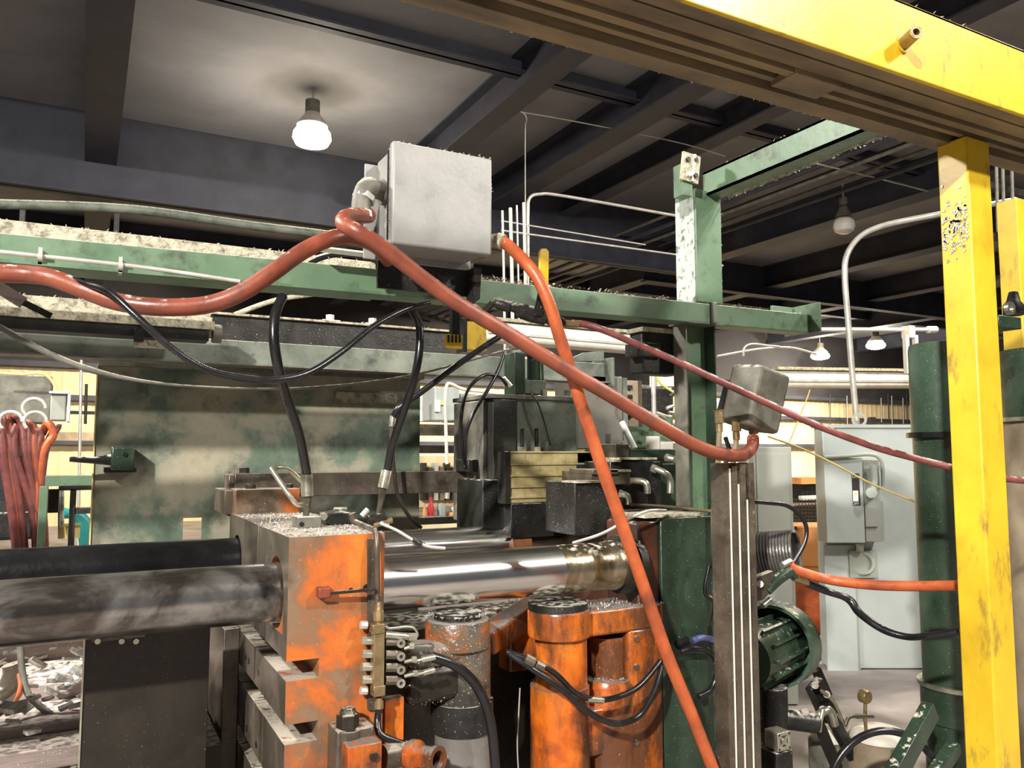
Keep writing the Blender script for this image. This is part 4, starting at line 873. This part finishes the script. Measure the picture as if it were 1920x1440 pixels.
for i in range(380):
    k = random.uniform(.0015,.0045); B.obox((random.uniform(x0,x1), random.uniform(YB-.05,YB+.14), zz+k*.4), (k*1.6,k,k), [random.uniform(0,180) for _ in range(3)])
cc = W(1140,1268,Y=YB+.03)
for i in range(150):
    k = random.uniform(.0015,.004); a_ = random.uniform(0,2*pi); rr = .078*sqrt(random.random()); B.obox((cc.x+cos(a_)*rr, cc.y+sin(a_)*rr, cc.z+k*.4), (k*1.6,k,k), [random.uniform(0,180) for _ in range(3)])
B.out('metal_chips', CHIP, bc, kind='stuff', smooth=0)
# hoses across the casting
def crimp(l, r, name, lab=None): return None
hose('black_hose', 'upper of two greasy black hoses draped across the orange casting', [(950,1222,2.55),(1000,1240,2.5),(1040,1262,2.48),(1080,1300,2.47),(1120,1312,2.47),(1160,1306,2.47),(1200,1285,2.48),(1238,1240,2.5)], .0105, BLK)
hose('black_hose', 'lower of two greasy black hoses draped across the orange casting', [(955,1226,2.54),(1000,1256,2.49),(1050,1290,2.46),(1090,1325,2.45),(1130,1350,2.45),(1165,1356,2.45),(1200,1340,2.46),(1225,1300,2.47),(1240,1250,2.5)], .0115, BLK)
MB().cyl(W(985,1235,Y=2.5), W(1002,1244,Y=2.49), .018, n=8).cyl(W(1004,1245,Y=2.49), W(1020,1253,Y=2.48), .015, n=12).out('hose_coupling', STEELB, None, 'grey coupling on the black hoses at the left of the orange casting', 'fitting', bevel=.002)
MB().cyl(W(1100,1311,Y=2.47), W(1130,1313,Y=2.47), .012, n=12).out('hose_ferrule', SILV, None, 'bright ferrule on the upper black hose across the casting', 'fitting')
hose('black_hose', 'thick black hose dropping in front of the small orange cylinder', [(812,1232,2.45),(850,1246,2.44),(885,1275,2.44),(910,1320,2.44),(922,1370,2.44),(930,1460,2.44)], .0165, BLK)
hose('thin_cable', 'thin pale cable hanging in the gap between the orange cylinders', [(975,1290,2.75),(972,1350,2.75),(970,1400,2.75),(973,1460,2.75)], .003, COND, 'cable')

# dark block added behind, standing in for the shaded void
MB().box(xp1+.1, 2.0, 2.95, 3.3, 0, 1.22).out('dark_void_block', STEELD, None, 'dark block added for the shaded void behind the orange castings', 'machine bed')
# lower plate under the left tie bar
gp = thing('guard_plate', 'dark oily guard plate under the near tie bar at the left', 'plate', W(260,1440,Y=2.95))
ga = W(157,1250,Y=2.95); gc = W(392,1250,Y=2.95); gz_ = W(157,1170,Y=2.95).z
MB().box(ga.x, gc.x, 2.95, 3.0, 0, gz_).out('plate', STEELD, gp, bevel=.002)
MB().box(ga.x-.004, ga.x+.001, 2.944, 3.0, 0, gz_).out('bright_edge', SILV, gp)
MB().box(W(172,1195,Y=2.94).x, W(272,1195,Y=2.94).x, 2.943, 2.95, W(172,1205,Y=2.94).z, W(172,1186,Y=2.94).z).out('mounting_strip', STEELB, gp)
for x in (183, 228, 255): q = W(x,1202,Y=2.943); MB().cyl(q+Vector((0,-.008,0)), q, .009, n=10).out('screw', SILV, gp)
# littered machine bed at lower left
mb = thing('machine_bed', 'littered machine bed with dusty longitudinal boards at the lower left', 'machine bed', (-.3,3.9,0))
MB().box(-2.6, ga.x+.45, 3.1, 5.2, 0, .86).out('bed_frame', STEELD, mb)
for i, (y0_, y1_, zz) in enumerate([(3.12,3.28,.93),(3.3,3.5,.96),(3.52,3.7,.93),(3.72,3.98,.99),(4.0,4.22,.97),(4.25,4.4,1.06),(4.42,4.75,1.0),(4.8,5.1,1.06)]):
    MB().box(-2.6, ga.x+.4, y0_, y1_, .86, zz).out('board', WOOD, mb, bevel=.006)
B = MB()
for i in range(500):
    k = random.uniform(.008,.035); B.obox((random.uniform(-1.6,.3), random.uniform(3.15,5.1), 1.0+random.uniform(-.03,.05)), (k*2,k*1.2,k*.5), [random.uniform(-40,40) for _ in range(3)])
B.out('debris', CHIP, mb, kind='stuff', smooth=0)
MB().tube([W(45,1270,Y=4.6), W(150,1275,Y=4.6)], .045, smooth=False).out('bed_roller', STEELB, None, 'brown roller lying behind the littered boards at the lower left', 'roller')
MB().fb(40,1205,150,1260,5.0,.2).out('machine_frame', GRND, None, 'dark green side frame under the tie bar at the far left', 'frame', bevel=.01)
q = W(66,1228,Y=4.98); MB().ring(q+Vector((0,-.02,0)), q+Vector((0,.02,0)), .075, .045).out('bearing_ring', DGREY, None, 'round bearing ring on the dark green side frame', 'ring')
hose('small_orange_hose', 'thin orange hose curling down at the lower left corner', [(36,1265,3.5),(38,1290,3.45),(25,1320,3.4),(-10,1345,3.35)], .0085, HOSE2)
hose('small_black_cable', 'thin dark cable hanging before the bed at the lower left', [(38,1205,3.5),(42,1260,3.48),(55,1305,3.45),(95,1340,3.42)], .012, DGREY, 'cable')
MB().tube([W(-10,1300,Y=3.7), W(12,1290,Y=3.7), W(24,1262,Y=3.7), W(22,1245,Y=3.7)], .035).out('pipe_elbow', STEELB, None, 'brown pipe elbow at the lower left edge', 'pipe')

# ================================================================== BLACK HOUSING, BRASS SLATS, CYLINDER
YH = 3.45
bh = thing('ram_housing', 'tall black and grey ram housing behind the tie bars at the centre', 'housing', W(1000,1000,Y=YH))
MB().fb(905,750,928,985,YH+.05,.35).out('left_wing', DGREY, bh, bevel=.006)
MB().fb(925,748,968,1010,YH-.02,.35).out('black_cheek', GRS, bh, bevel=.004)
MB().fb(968,743,1082,850,YH,.4).out('grey_body', GRN2, bh, bevel=.006)
MB().fb(905,900,958,1010,YH-.04,.3).out('lower_cheek', GRS, bh, bevel=.006)
MB().fb(915,738,1084,746,YH-.01,.42).out('top_plate', DGREY, bh, bevel=.002)
for x in (1020,1064,1080): MB().vc(x,732,742,YH+.03,13,n=6).out('bolt', SILV, bh)
MB().fb(955,935,1090,1010,YH+.02,.3).out('base', GRS, bh)
lint(bh, W(915,738,Y=YH), W(1080,744,Y=YH), .3, 90, .008)
rc = thing('ram_cylinder', 'small green ram cylinder standing on the ram housing', 'cylinder', W(1000,735,Y=YH+.1))
MB().vc(1001,655,714,YH+.1,26,None,24).out('rod', GRNT, rc)
MB().fb(984,712,1024,738,YH+.03,.14).out('foot_block', GRN2, rc, bevel=.003)
MB().fb(966,660,985,740,YH+.02,.12).out('side_cover', GRND, rc, bevel=.004)
MB().fb(982,648,1022,662,YH+.03,.14).out('head_block', GRN2, rc, bevel=.003)
MB().cyl(W(1016,660,Y=YH+.06), W(1018,716,Y=YH+.06), .007).out('tie_rod', GRN, rc)
MB().cyl(W(950,652,Y=YH), W(972,650,Y=YH), .015, n=6).cyl(W(958,648,Y=YH), W(958,662,Y=YH), .010, n=8).out('port_fitting', SILV, rc)
MB().cyl(W(944,708,Y=YH), W(958,724,Y=YH), .010, n=6).out('lower_fitting', SILV, rc)
hose('thin_black_hose', 'thin black hose looping left from the ram cylinder fitting, outer one', [(950,722,3.42),(935,706,3.4),(905,705,3.38),(875,735,3.38),(864,790,3.38),(866,845,3.4),(874,880,3.42)], .009, BLK)
hose('thin_black_hose', 'thin black hose looping left from the ram cylinder fitting, inner one', [(945,660,3.42),(936,690,3.4),(915,730,3.38),(885,780,3.38),(872,825,3.4),(872,870,3.42)], .009, BLK)
hose('thin_wire', 'thin dark wire down the front of the ram housing', [(996,738,3.43),(1008,755,3.42),(1020,790,3.42),(1032,835,3.43)], .004, BLK, 'wire')
MB().fb(878,862,916,885,YH+.1,.15).out('hose_bracket', DARK, None, 'dark stepped bracket left of the ram housing', 'bracket', bevel=.004)
# studs
for i, x in enumerate((979, 1006)):
    s_ = thing('threaded_stud', 'black threaded stud above the brass slats, %s one' % ('left','right')[i], 'stud', W(x,846,Y=3.32), 'threaded studs')
    MB().vc(x,803,846,3.36,8,[(k/14, 1 if k % 2 else .8) for k in range(15)],10).out('stud', BLK, s_); MB().vc(x,838,847,3.36,17,n=6).out('nut', SILV, s_)
# brass slats
bs = thing('way_cover', 'stack of brass way-cover slats in front of the ram housing', 'cover', W(1030,940,Y=3.3))
ys_ = [847,870,892,913,933,944]
for k in range(5):
    Yk = 3.30+.006*(k % 2)
    x1k = (1112,1112,1104,1085,1075)[k]
    MB().fb(957,ys_[k]+1,x1k,ys_[k+1]-1,Yk,.05).out('slat', BRASL, bs, bevel=.002)
    MB().fb(957,ys_[k]-1,x1k,ys_[k]+2,Yk-.008,.06).out('slat_lip', BRASL, bs)
MB().fb(948,847,957,945,3.29,.08).out('end_channel', DARK, bs)
# grey cabinet behind
gcb = thing('grey_control_box', 'grey-green box cabinet behind the crossing hoses right of the ram housing', 'cabinet', W(1125,840,Y=3.9))
MB().fb(1082,702,1168,842,3.9,.25).out('body', mat('brown_grey_paint', [(.3,(.09,.085,.07)),(.7,(.16,.15,.125))], scale=3, rough=.5, dust=.6), gcb, bevel=.006)
MB().fb(1168,708,1177,845,3.92,.2).out('side_edge', GRN2, gcb)
tp = thing('terminal_rack', 'pinkish terminal rack with pale tubes right of the grey-green box', 'rack', W(1195,800,Y=4.3))
MB().fb(1178,713,1197,800,4.3,.12).out('front_plate', TAN, tp, bevel=.003)
for k in range(4): MB().fb(1178,722+k*18,1186,730+k*18,4.28,.03).out('notch', DARK, tp)
MB().fb(1197,713,1204,800,4.31,.1).out('side_plate', STEELB, tp)
for i, (x, y0_, y1_, w_, m_1, lb) in enumerate(((1225,625,800,9,COND,'thin pinkish upright pipe left of the green column'),)):
    MB().vc(x,y0_,y1_,3.9,w_).out('upright_pipe', m_1, None, lb, 'pipe')
MB().vc(1224,818,842,3.9,26).out('pale_bushing', WHT, None, 'pale round bushing under the pinkish upright pipe', 'bushing')
MB().fb(1238,828,1262,842,3.9,.1).out('pale_block', WHT, None, 'pale block beside the bushing left of the green column', 'block')
wire('cable', 'bright yellow-green cable loop left of the green column', [(1252,688,3.6),(1240,690,3.6),(1233,706,3.6),(1240,720,3.6),(1262,735,3.6)], .0075, YWIRE, 'cable')
MB().fb(1240,688,1264,724,3.9,.12).out('cream_box', WHT, None, 'cream box behind the yellow-green cable loop', 'box', bevel=.004)
hose('white_pipe', 'white slanting pipe right of the grey-green box', [(1166,792,3.8),(1190,842,3.7)], .018, WHP, 'pipe')
hose('silver_fitting', 'silver jointed fitting below the white slanting pipe', [(1165,830,3.75),(1190,846,3.7)], .016, SILV, 'fitting')
for i, (x, y) in enumerate(sorted((random.uniform(1200,1262), random.uniform(720,800)) for _ in range(10))):
    MB().cyl(W(x,y,Y=4.5), W(x+random.uniform(10,26),y+random.uniform(-8,8),Y=4.5), .012, n=8).out('pipe_nipple', (SILV,DARK,COND,GRND)[i % 4], None, '%s of the short pipe pieces in the tangle left of the column' % nth(i, 10), 'valve', 'valve parts left of the column')
q = W(1175,775,Y=4.7); q2 = W(1265,850,Y=4.7)
MB().box(q.x, q2.x, 4.7, 5.0, 1.93, q.z).box(q.x+.03, q2.x-.03, 4.74, 4.96, 0, 1.93).out('green_pump', GRN, None, 'green pump casing behind the tangle left of the column', 'pump', bevel=.02)
q = W(1176,843,Y=3.68); q2 = W(1268,843,Y=3.68)
MB().box(q.x, q2.x, 3.66, 4.45, 0, q.z-.012).out('side_cabinet', GRND, None, 'dark green cabinet under the pale bushing and block left of the column', 'cabinet', bevel=.005)
MB().fb(1190,720,1265,778,4.8,.3).out('dark_pump', DARK, None, 'dark pump casing above the green pump left of the column', 'pump', bevel=.03)
# slide base: green cylinder + dark bracket on column
cb = thing('column_bracket', 'dark grimy bracket bolted to the left side of the green column top', 'bracket', W(1240,700,Y=2.75))
MB().fb(1205,614,1275,700,2.86,.1).out('plate', DARK, cb, bevel=.01); MB().fb(1196,640,1240,668,2.84,.1).out('jaw', DARK, cb, bevel=.008)
MB().fb(1205,612,1270,620,2.84,.12).out('dusty_top', LINTM, cb)

# dark slide machinery, centre right
dm = thing('slide_assembly', 'dark stepped slide assembly with pipe fittings left of the green column', 'machine', W(1180,990,Y=3.0))
parts = [(1078,905,1145,1005,2.95,.25,DARK),(1108,884,1182,910,3.02,.25,STEELB),(1145,866,1240,1000,3.08,.3,DARK),(1112,880,1160,890,3.0,.2,STEELB),(1160,842,1268,870,3.2,.3,GRND),(1082,848,1115,880,3.3,.2,DARK),(1155,832,1180,868,3.18,.2,STEELB),(1178,870,1268,960,3.3,.2,GRND),(958,945,1085,1010,3.3,.3,DARK)]
for x0, y0_, x1, y1_, Y, dp, m_1 in parts: MB().fb(x0,y0_,x1,y1_,Y,dp).out('block', m_1, dm, bevel=.004)
for x0, y0_, x1, Y in ((1162,861,1232,3.06),(1146,884,1183,3.0),(1081,905,1130,2.93),(1150,865,1165,3.05),(1040,948,1078,3.25),(1132,966,1160,2.98)):
    MB().fb(x0,y0_-3,x1,y0_+1,Y,.12).out('chip_ledge', LINTM, dm)
for pts in ([(1170,902,3.05),(1200,902,3.02),(1212,908,3.0),(1214,925,3.0)], [(1222,877,3.05),(1245,886,3.0),(1256,900,3.0),(1256,925,3.0)], [(1250,858,3.05),(1266,862,3.0)], [(1160,926,3.0),(1175,930,2.98),(1178,945,2.98)]):
    MB().tube(px3(pts), .016, n=12).out('pipe', SILV, dm); p = W(pts[0][0],pts[0][1],Y=pts[0][2]); p2 = W(pts[1][0],pts[1][1],Y=pts[1][2]); MB().cyl(p, p.lerp(p2,.35), .021, n=6).out('nut', SILV, dm)
wire('cross_pipe', 'dusty tan tube crossing from the slide assembly past the green column', [(1180,946,2.95),(1262,951,2.8),(1330,958,2.6),(1412,960,2.3)], .007, YELD, 'tube')
# fixed platen
fp = thing('fixed_platen', 'dark orange-brown fixed platen behind the end of the chrome tie bar', 'platen', W(1210,1100,Y=2.9))
x0 = W(1185,1050,Y=2.95).x
ztp = W(1190,972,Y=2.62).z
MB().box(2.06, 2.34, 2.86, 3.6, 0, ztp).out('body', mat('dark_orange_casting', [(.35,(.015,.01,.008)),(.55,(.07,.022,.010)),(.75,(.15,.045,.015))], scale=4, rough=.45, dust=.3), fp, bevel=.03)
MB().cyl((1.955,YT,z_near), (1.99,YT,z_near), .098, n=40).out('bar_boss', GRS, fp); MB().box(1.98, 2.09, 2.64, 2.86, 0, ztp-.02).out('nose', MATS['dark_orange_casting'], fp, bevel=.01)
MB().ring((1.90,YT,z_near), (1.93,YT,z_near), .115, RB, 40).out('seal_ring', DARK, fp)
MB().box(2.09, 2.33, 2.63, 2.78, 0, ztp-.005).out('green_gusset', GRND, fp, bevel=.006)
MB().box(2.02, 2.33, 2.64, 2.82, ztp-.004, ztp+.008).out('chip_layer', LINTM, fp)
hose('bright_tube', 'thin bright tube arching from the slide assembly to the chrome tie bar', [(1075,1018,2.75),(1130,1000,2.6),(1180,972,2.55),(1215,958,2.55),(1248,957,2.6)], .006, COND, 'tube')

# ================================================================== COLUMN-SIDE: TILTED BOX, HOSES, EXTRUSION
jb = thing('tilted_box', 'dusty dark grey box hung tilted on the right of the green column', 'junction box', W(1400,820,Y=2.45))
q = W(1416,748,Y=2.42)
MB().obox(q, (.185,.16,.25), (6,13,4)).out('body', DGREY, jb, bevel=.018)
MB().obox(q+Vector((-.005,.095,-.01)), (.14,.05,.16), (8,14,-18)).out('back_mount', DARK, jb)
for i, (x, y, l) in enumerate(((1348,780,1),(1380,795,1),(1412,800,1))):
    MB().cyl(W(x,y-12,Y=2.42), W(x+1,y+14,Y=2.42), .019, n=8).cyl(W(x,y+14,Y=2.42), W(x+1,y+30,Y=2.42), .014, n=12).out('cable_gland', BRAS, jb, bevel=.002)
for i, pts in enumerate(([(1349,800,2.42),(1347,850,2.42),(1345,900,2.44),(1338,960,2.46),(1340,1020,2.46)], [(1381,820,2.42),(1376,860,2.42),(1366,900,2.42),(1352,940,2.42),(1346,1000,2.44)], [(1350,1030,2.42),(1352,1100,2.42),(1356,1200,2.4),(1354,1300,2.4),(1352,1460,2.4)], [(1360,820,2.46),(1368,850,2.46),(1358,880,2.46),(1372,930,2.46)])):
    hose('cable', ('left brown cable hanging from the tilted box','middle brown cable hanging from the tilted box','long yellow-brown cable down the green column beside the slotted strip','black cable twisting behind the brown cables')[i], pts, (.011,.011,.009,.009)[i], (YELD,YELD,mat('yellow_cable',(.42,.30,.04),rough=.4),BLK)[i], 'cable')
hose('black_cable', 'tangled black cable down the face of the green column, upper', [(1350,900,2.5),(1340,960,2.5),(1352,1010,2.5),(1338,1050,2.5),(1345,1090,2.5)], .012, BLK, 'cable')
hose('black_cable', 'tangled black cable down the face of the green column, lower', [(1330,1060,2.52),(1322,1110,2.52),(1340,1130,2.5),(1335,1170,2.5)], .009, BLK, 'cable')
# slotted strip
xs0 = W(1362,1150,Y=2.3).x; 
st = thing('slotted_strip', 'upright bronze slotted strip with white lines for lit slots beside the green column', 'post', (xs0+.05,2.33,0))
ztop_ = W(1395,868,Y=2.3).z; xs1 = W(1421,1150,Y=2.3).x; w_ = xs1-xs0
MB().box(xs0, xs1, 2.33, 2.37, 0, ztop_).out('channel_back', STEELB, st)
for k in range(4):
    a_ = xs0+w_*(k*.27-.0); b_ = a_+w_*.18
    MB().box(a_, b_, 2.30, 2.33, 0, ztop_-(.0,.012,.004,.0)[k]).out('rib', STEELB, st)
    if k < 3: MB().box(b_+.0005, b_+w_*.06, 2.301, 2.33, 0, ztop_-.06*k-.02).out('bright_edge', WHT, st)  # white strips stand in for the lit slot gaps
# coil hose
cl = thing('coiled_hose', 'coiled grey-black hose right of the slotted strip', 'hose', W(1455,1085,Y=2.7))
a = W(1418,1040,Y=2.75); b = W(1494,1036,Y=2.6); ax = (b-a); L_ = ax.length; w = ax.normalized(); u = Vector((0,0,1)); v3 = w.cross(u).normalized(); u = v3.cross(w)
pts = []
for k in range(13*14+1):
    an = 2*pi*k/14; t_ = k/(13*14); pts.append(a+ax*t_+(u*cos(an)+v3*sin(an))*.095)
MB().tube(pts, .0078, n=6, smooth=False).out('coil', mat('coil_hose_grey', [(.3,(.05,.05,.045)),(.7,(.15,.14,.13))], scale=10, rough=.35, metal=.3), cl)
MB().cyl(a+w*.01, b-w*.01, .084, n=24).out('core', BLK, cl)
lb_ = thing('hose_swivel', 'dark swivel bracket with fittings below the coiled hose', 'fitting', W(1440,1120,Y=2.45))
MB().prism([W(1412,1085,Y=2.42), W(1450,1070,Y=2.42), W(1455,1100,Y=2.42), W(1432,1125,Y=2.42), W(1408,1130,Y=2.42)], (0,.03,0)).out('plate', STEELB, lb_, bevel=.003)
MB().cyl(W(1425,1095,Y=2.40), W(1425,1095,Y=2.42), .014, n=8).out('bolt', SILV, lb_)
MB().tube([W(1440,1110,Y=2.42), W(1460,1085,Y=2.42), W(1480,1072,Y=2.42), W(1490,1080,Y=2.42)], [.014,.024,.026,.02], n=12).out('swivel_body', GRND, lb_)
MB().cyl(W(1466,1060,Y=2.42), W(1482,1052,Y=2.42), .014, n=6).out('swivel_nut', SILV, lb_)
MB().cyl(W(1488,1084,Y=2.42), W(1520,1096,Y=2.42), .013, n=6).out('coupling', BRAS, lb_, bevel=.001)
MB().cyl(W(1430,1136,Y=2.5), W(1444,1124,Y=2.5), .013, n=10).out('clevis', SILV, lb_)
hose('black_hose', 'thin black hose arching over the coiled hose', [(1405,940,2.4),(1440,943,2.4),(1475,948,2.4),(1500,966,2.4),(1512,990,2.4),(1508,1020,2.4),(1488,1055,2.42)], .0088, BLK)
hose('red_hose', 'orange-red hose running right from the coiled hose behind the yellow post', [(1480,1060,2.42),(1500,1072,2.4),(1560,1088,2.35),(1640,1097,2.2),(1720,1099,2.05),(1800,1098,1.9)], .0205, HOSE2)
hose('black_hose', 'thick black hose sagging from the swivel to behind the yellow post', [(1515,1094,2.42),(1550,1108,2.4),(1580,1118,2.36),(1596,1128,2.34),(1612,1150,2.3),(1655,1180,2.2),(1700,1194,2.1),(1740,1192,2.0),(1800,1184,1.9)], [.0165,.0165,.015,.017,.0155,.015,.0135,.0125,.012], BLK)

# small dark parts on the dark green column foot
bf = thing('blue_fitting', 'blue plastic fitting on black hoses low on the green column', 'fitting', W(1325,1210,Y=2.58))
MB().tube([W(1298,1202,Y=2.58), W(1318,1196,Y=2.57), W(1342,1202,Y=2.58)], .014).out('body', BLU, bf); MB().tube([W(1268,1210,Y=2.6), W(1290,1200,Y=2.59)], .018).out('sleeve', BLK, bf)
hose('black_cable', 'black cable drooping below the blue fitting', [(1276,1222,2.58),(1300,1216,2.56),(1330,1222,2.56),(1345,1250,2.56),(1335,1290,2.56),(1310,1306,2.56)], .012, BLK, 'cable')

# ================================================================== BIG HOSES
R1 = .0245
hose('red_hose', 'thick red-orange hose sagging from the left edge up to the grey box', [(-60,512,2.45),(40,514,2.45),(95,521,2.42),(160,545,2.4),(220,566,2.36),(300,576,2.32),(385,572,2.3),(450,550,2.28),(510,512,2.28),(570,470,2.3),(625,446,2.32),(665,446,2.4),(705,462,2.5),(730,490,2.55)], R1, HOSE)
hose('red_hose', 'long thick red-orange hose from the elbow of the grey box down to the tilted box', [(692,404,2.42),(668,404,2.36),(648,408,2.30),(645,420,2.24),(672,436,2.2),(720,465,2.2),(790,520,2.2),(860,570,2.2),(960,630,2.2),(1060,692,2.2),(1150,745,2.2),(1240,800,2.2),(1310,838,2.22),(1360,853,2.25),(1395,852,2.32),(1410,838,2.38),(1412,822,2.42)], R1, HOSE)
hose('red_hose', 'red-orange hose from the right side of the grey box down across the tie bar', [(938,452,2.42),(955,462,2.40),(985,492,2.3),(1008,522,2.26),(1030,570,2.24),(1052,640,2.24),(1075,710,2.25),(1100,790,2.26),(1130,880,2.27),(1165,980,2.28),(1205,1095,2.28),(1250,1225,2.28),(1295,1335,2.28),(1340,1450,2.28)], [.0215]*7+[.0225]*7, HOSE2)
MB().cyl(W(921,452,Y=2.44), W(934,450,Y=2.43), .024, n=8).cyl(W(932,450,Y=2.43), W(944,454,Y=2.41), .027, n=16).out('box_connector', LINTM, None, 'lint-covered connector on the right side of the grey box', 'fitting', bevel=.002)
hose('maroon_hose', 'slim maroon hose from the yellow-handled valve to behind the yellow post', [(1072,606,2.45),(1100,609,2.44),(1140,622,2.4),(1200,648,2.36),(1270,678,2.3),(1350,715,2.24),(1430,752,2.2),(1530,797,2.1),(1640,838,2.0),(1730,863,1.92),(1800,880,1.84),(1880,897,1.8),(1960,904,1.75)], .0130, MAR)
# ball valve with yellow handle
bv = thing('ball_valve', 'black ball valve with an upright yellow handle on the green beam', 'valve', W(1010,605,Y=2.5))
MB().lathe(W(928,568,Y=2.50), W(1058,608,Y=2.44), [(0,.012),(.05,.02),(.2,.02),(.22,.013),(.3,.014),(.34,.026),(.5,.030),(.72,.026),(.75,.018),(.82,.022),(.95,.022),(1,.015)], 14).out('body', DARK, bv)
MB().cyl(W(1058,606,Y=2.44), W(1084,608,Y=2.44), .013, n=12).out('hose_clamp', BRAS, bv)
MB().cyl(W(1012,600,Y=2.46), W(1012,578,Y=2.45), .010, n=8).out('stem', STEELB, bv)
MB().prism([W(1000,592,Y=2.43), W(1016,592,Y=2.43), W(1029,545,Y=2.41), W(1026,520,Y=2.41), W(1014,520,Y=2.41), W(1010,548,Y=2.41)], (0,.006,0)).out('handle_plate', DARK, bv)
MB().prism([W(1012,532,Y=2.405), W(1029,532,Y=2.405), W(1029.5,472,Y=2.405), W(1025,466,Y=2.405), W(1016,466,Y=2.405), W(1012,472,Y=2.405)], (0,.012,0)).out('handle_grip', YEL, bv, bevel=.002)
MB().tube([W(925,566,Y=2.5), W(905,585,Y=2.55), W(890,575,Y=2.6)], .012).out('inlet_elbow', DARK, bv)
lint(bv, W(930,558,Y=2.48), W(1000,578,Y=2.46), .03, 50, .008)
# black hoses upper left
hose('black_hose', 'glossy black hose sagging between the left rail and the grey box bracket', [(110,515,2.42),(160,532,2.38),(205,548,2.32),(255,592,2.28),(320,652,2.26),(385,692,2.26),(450,708,2.26),(520,712,2.26),(580,698,2.28),(640,660,2.32),(700,612,2.38),(760,580,2.45),(805,568,2.52)], [.0075,.008]+[.0095]*9+[.0085,.008], BLK)
hose('black_hose', 'left black hydraulic hose dropping to the platen top manifold', [(530,556,2.66),(516,590,2.62),(514,640,2.6),(524,700,2.62),(543,760,2.68),(562,820,2.74),(575,890,2.8)], .0165, BLK)
hose('black_hose', 'right black hydraulic hose dropping to the rear of the platen top', [(772,582,2.68),(786,610,2.64),(786,660,2.62),(774,720,2.64),(752,785,2.7),(734,840,2.76),(726,884,2.8)], .0145, BLK)
hose('black_hose', 'slanting black hose from the ball valve down behind the right hydraulic hose', [(942,628,2.75),(900,655,2.75),(850,690,2.76),(790,735,2.78),(748,765,2.8),(738,782,2.82)], .0115, BLK)
def hose_end(label, a, b, c, d, r):
    t = thing('hose_end', label, 'fitting', d, 'crimped hose ends')
    B = MB(); B.cyl(a, b, r, n=18)
    for k in range(8):
        an = pi*k/4; w = (b-a).normalized(); u = w.orthogonal().normalized(); v4 = w.cross(u); dd = u*cos(an)+v4*sin(an); B.bar(a+dd*r, b+dd*r, .004, .003, upv=dd)
    B.out('crimp_sleeve', SILV, t)
    MB().cyl(b, c, r*.65, n=6).out('swivel_nut', STEELB, t); MB().cyl(c, d, r*.55, n=10).out('stem', STEELB, t)
hose_end('crimped silver sleeve at the foot of the left black hydraulic hose', W(575,890,Y=2.8), W(577,930,Y=2.8), W(575,955,Y=2.82), W(573,972,Y=2.83), .0205)
hose_end('crimped silver sleeve at the foot of the right black hydraulic hose', W(725,882,Y=2.8), W(718,915,Y=2.8), W(714,940,Y=2.81), W(708,975,Y=2.82), .0185)
hose_end('dull sleeve at the end of the slanting black hose', W(737,780,Y=2.82), W(735,800,Y=2.82), W(734,815,Y=2.82), W(733,830,Y=2.82), .011)
hose('thin_cable', 'long thin dusty cable sagging across the large sheet', [(-40,590,3.0),(20,625,3.0),(90,662,3.0),(165,692,3.0),(250,712,3.05),(350,724,3.1),(470,729,3.2),(560,728,3.2),(680,718,3.2),(780,702,3.2),(880,676,3.2),(955,655,3.3)], [.010,.010,.010,.011,.007,.005,.005,.005,.005,.005,.005,.005], DGREY, 'cable')
hose('brown_cable', 'brown cable curving down past the right edge of the sheet', [(735,835,3.6),(738,870,3.6),(745,925,3.6),(765,965,3.6),(790,990,3.6)], .009, STEELD, 'cable')
hose('black_cable', 'black loop of cable above the beam left of the grey box', [(580,494,2.9),(610,482,2.9),(650,477,2.9),(690,484,2.9),(705,492,2.9)], .009, BLK, 'cable')
hose('white_cable', 'pale loop of cable above the black loop left of the grey box', [(590,482,2.92),(620,474,2.92),(655,472,2.92),(700,482,2.92)], .004, WHP, 'cable')
# tubes at rear of platen top
ct = thing('tube_cluster', 'cluster of brass and steel tube joints at the rear right of the platen top', 'fitting', W(700,985,Y=2.8))
for a_, b_, r_, m_1 in (((690,975),(722,968),.016,STEELD),((700,985),(735,975),.012,BRAS),((678,968),(690,955),.010,COND),((712,978),(728,985),.012,SILV),((660,962),(665,978),.014,STEELB)):
    MB().cyl(W(*a_,Y=2.8), W(*b_,Y=2.8), r_, n=8).out('joint', m_1, ct, bevel=.001)
MB().tube([W(715,982,Y=2.75), W(745,995,Y=2.6), W(770,1010,Y=2.52), W(800,1024,Y=2.5), W(834,1028,Y=2.5)], .0055).out('capillary', COND, ct)
MB().cyl(W(775,1012,Y=2.5), W(790,1020,Y=2.5), .008, n=8).out('ferrule', STEELD, ct)
# yellow pendant and block
pd = thing('yellow_pendant', 'small yellow slotted tag hanging under the beam near the red hoses', 'tag', W(850,640,Y=2.9))
MB().fb(836,626,868,652,2.9,.02).out('tag', YEL, pd, bevel=.004)
for k in range(4): MB().fb(840+k*7,628,843+k*7,642,2.895,.01).out('slot', BLK, pd)
MB().fb(848,560,862,630,2.91,.03).out('hanger', BLK, pd)
MB().fb(873,602,913,656,3.2,.08).out('yellow_block', YEL, None, 'yellow dirty block above the slanting black hose', 'block', bevel=.006)
MB().fb(870,598,876,660,3.18,.08).out('black_side_plate', BLK, None, 'black plate on the left side of the yellow block', 'plate')
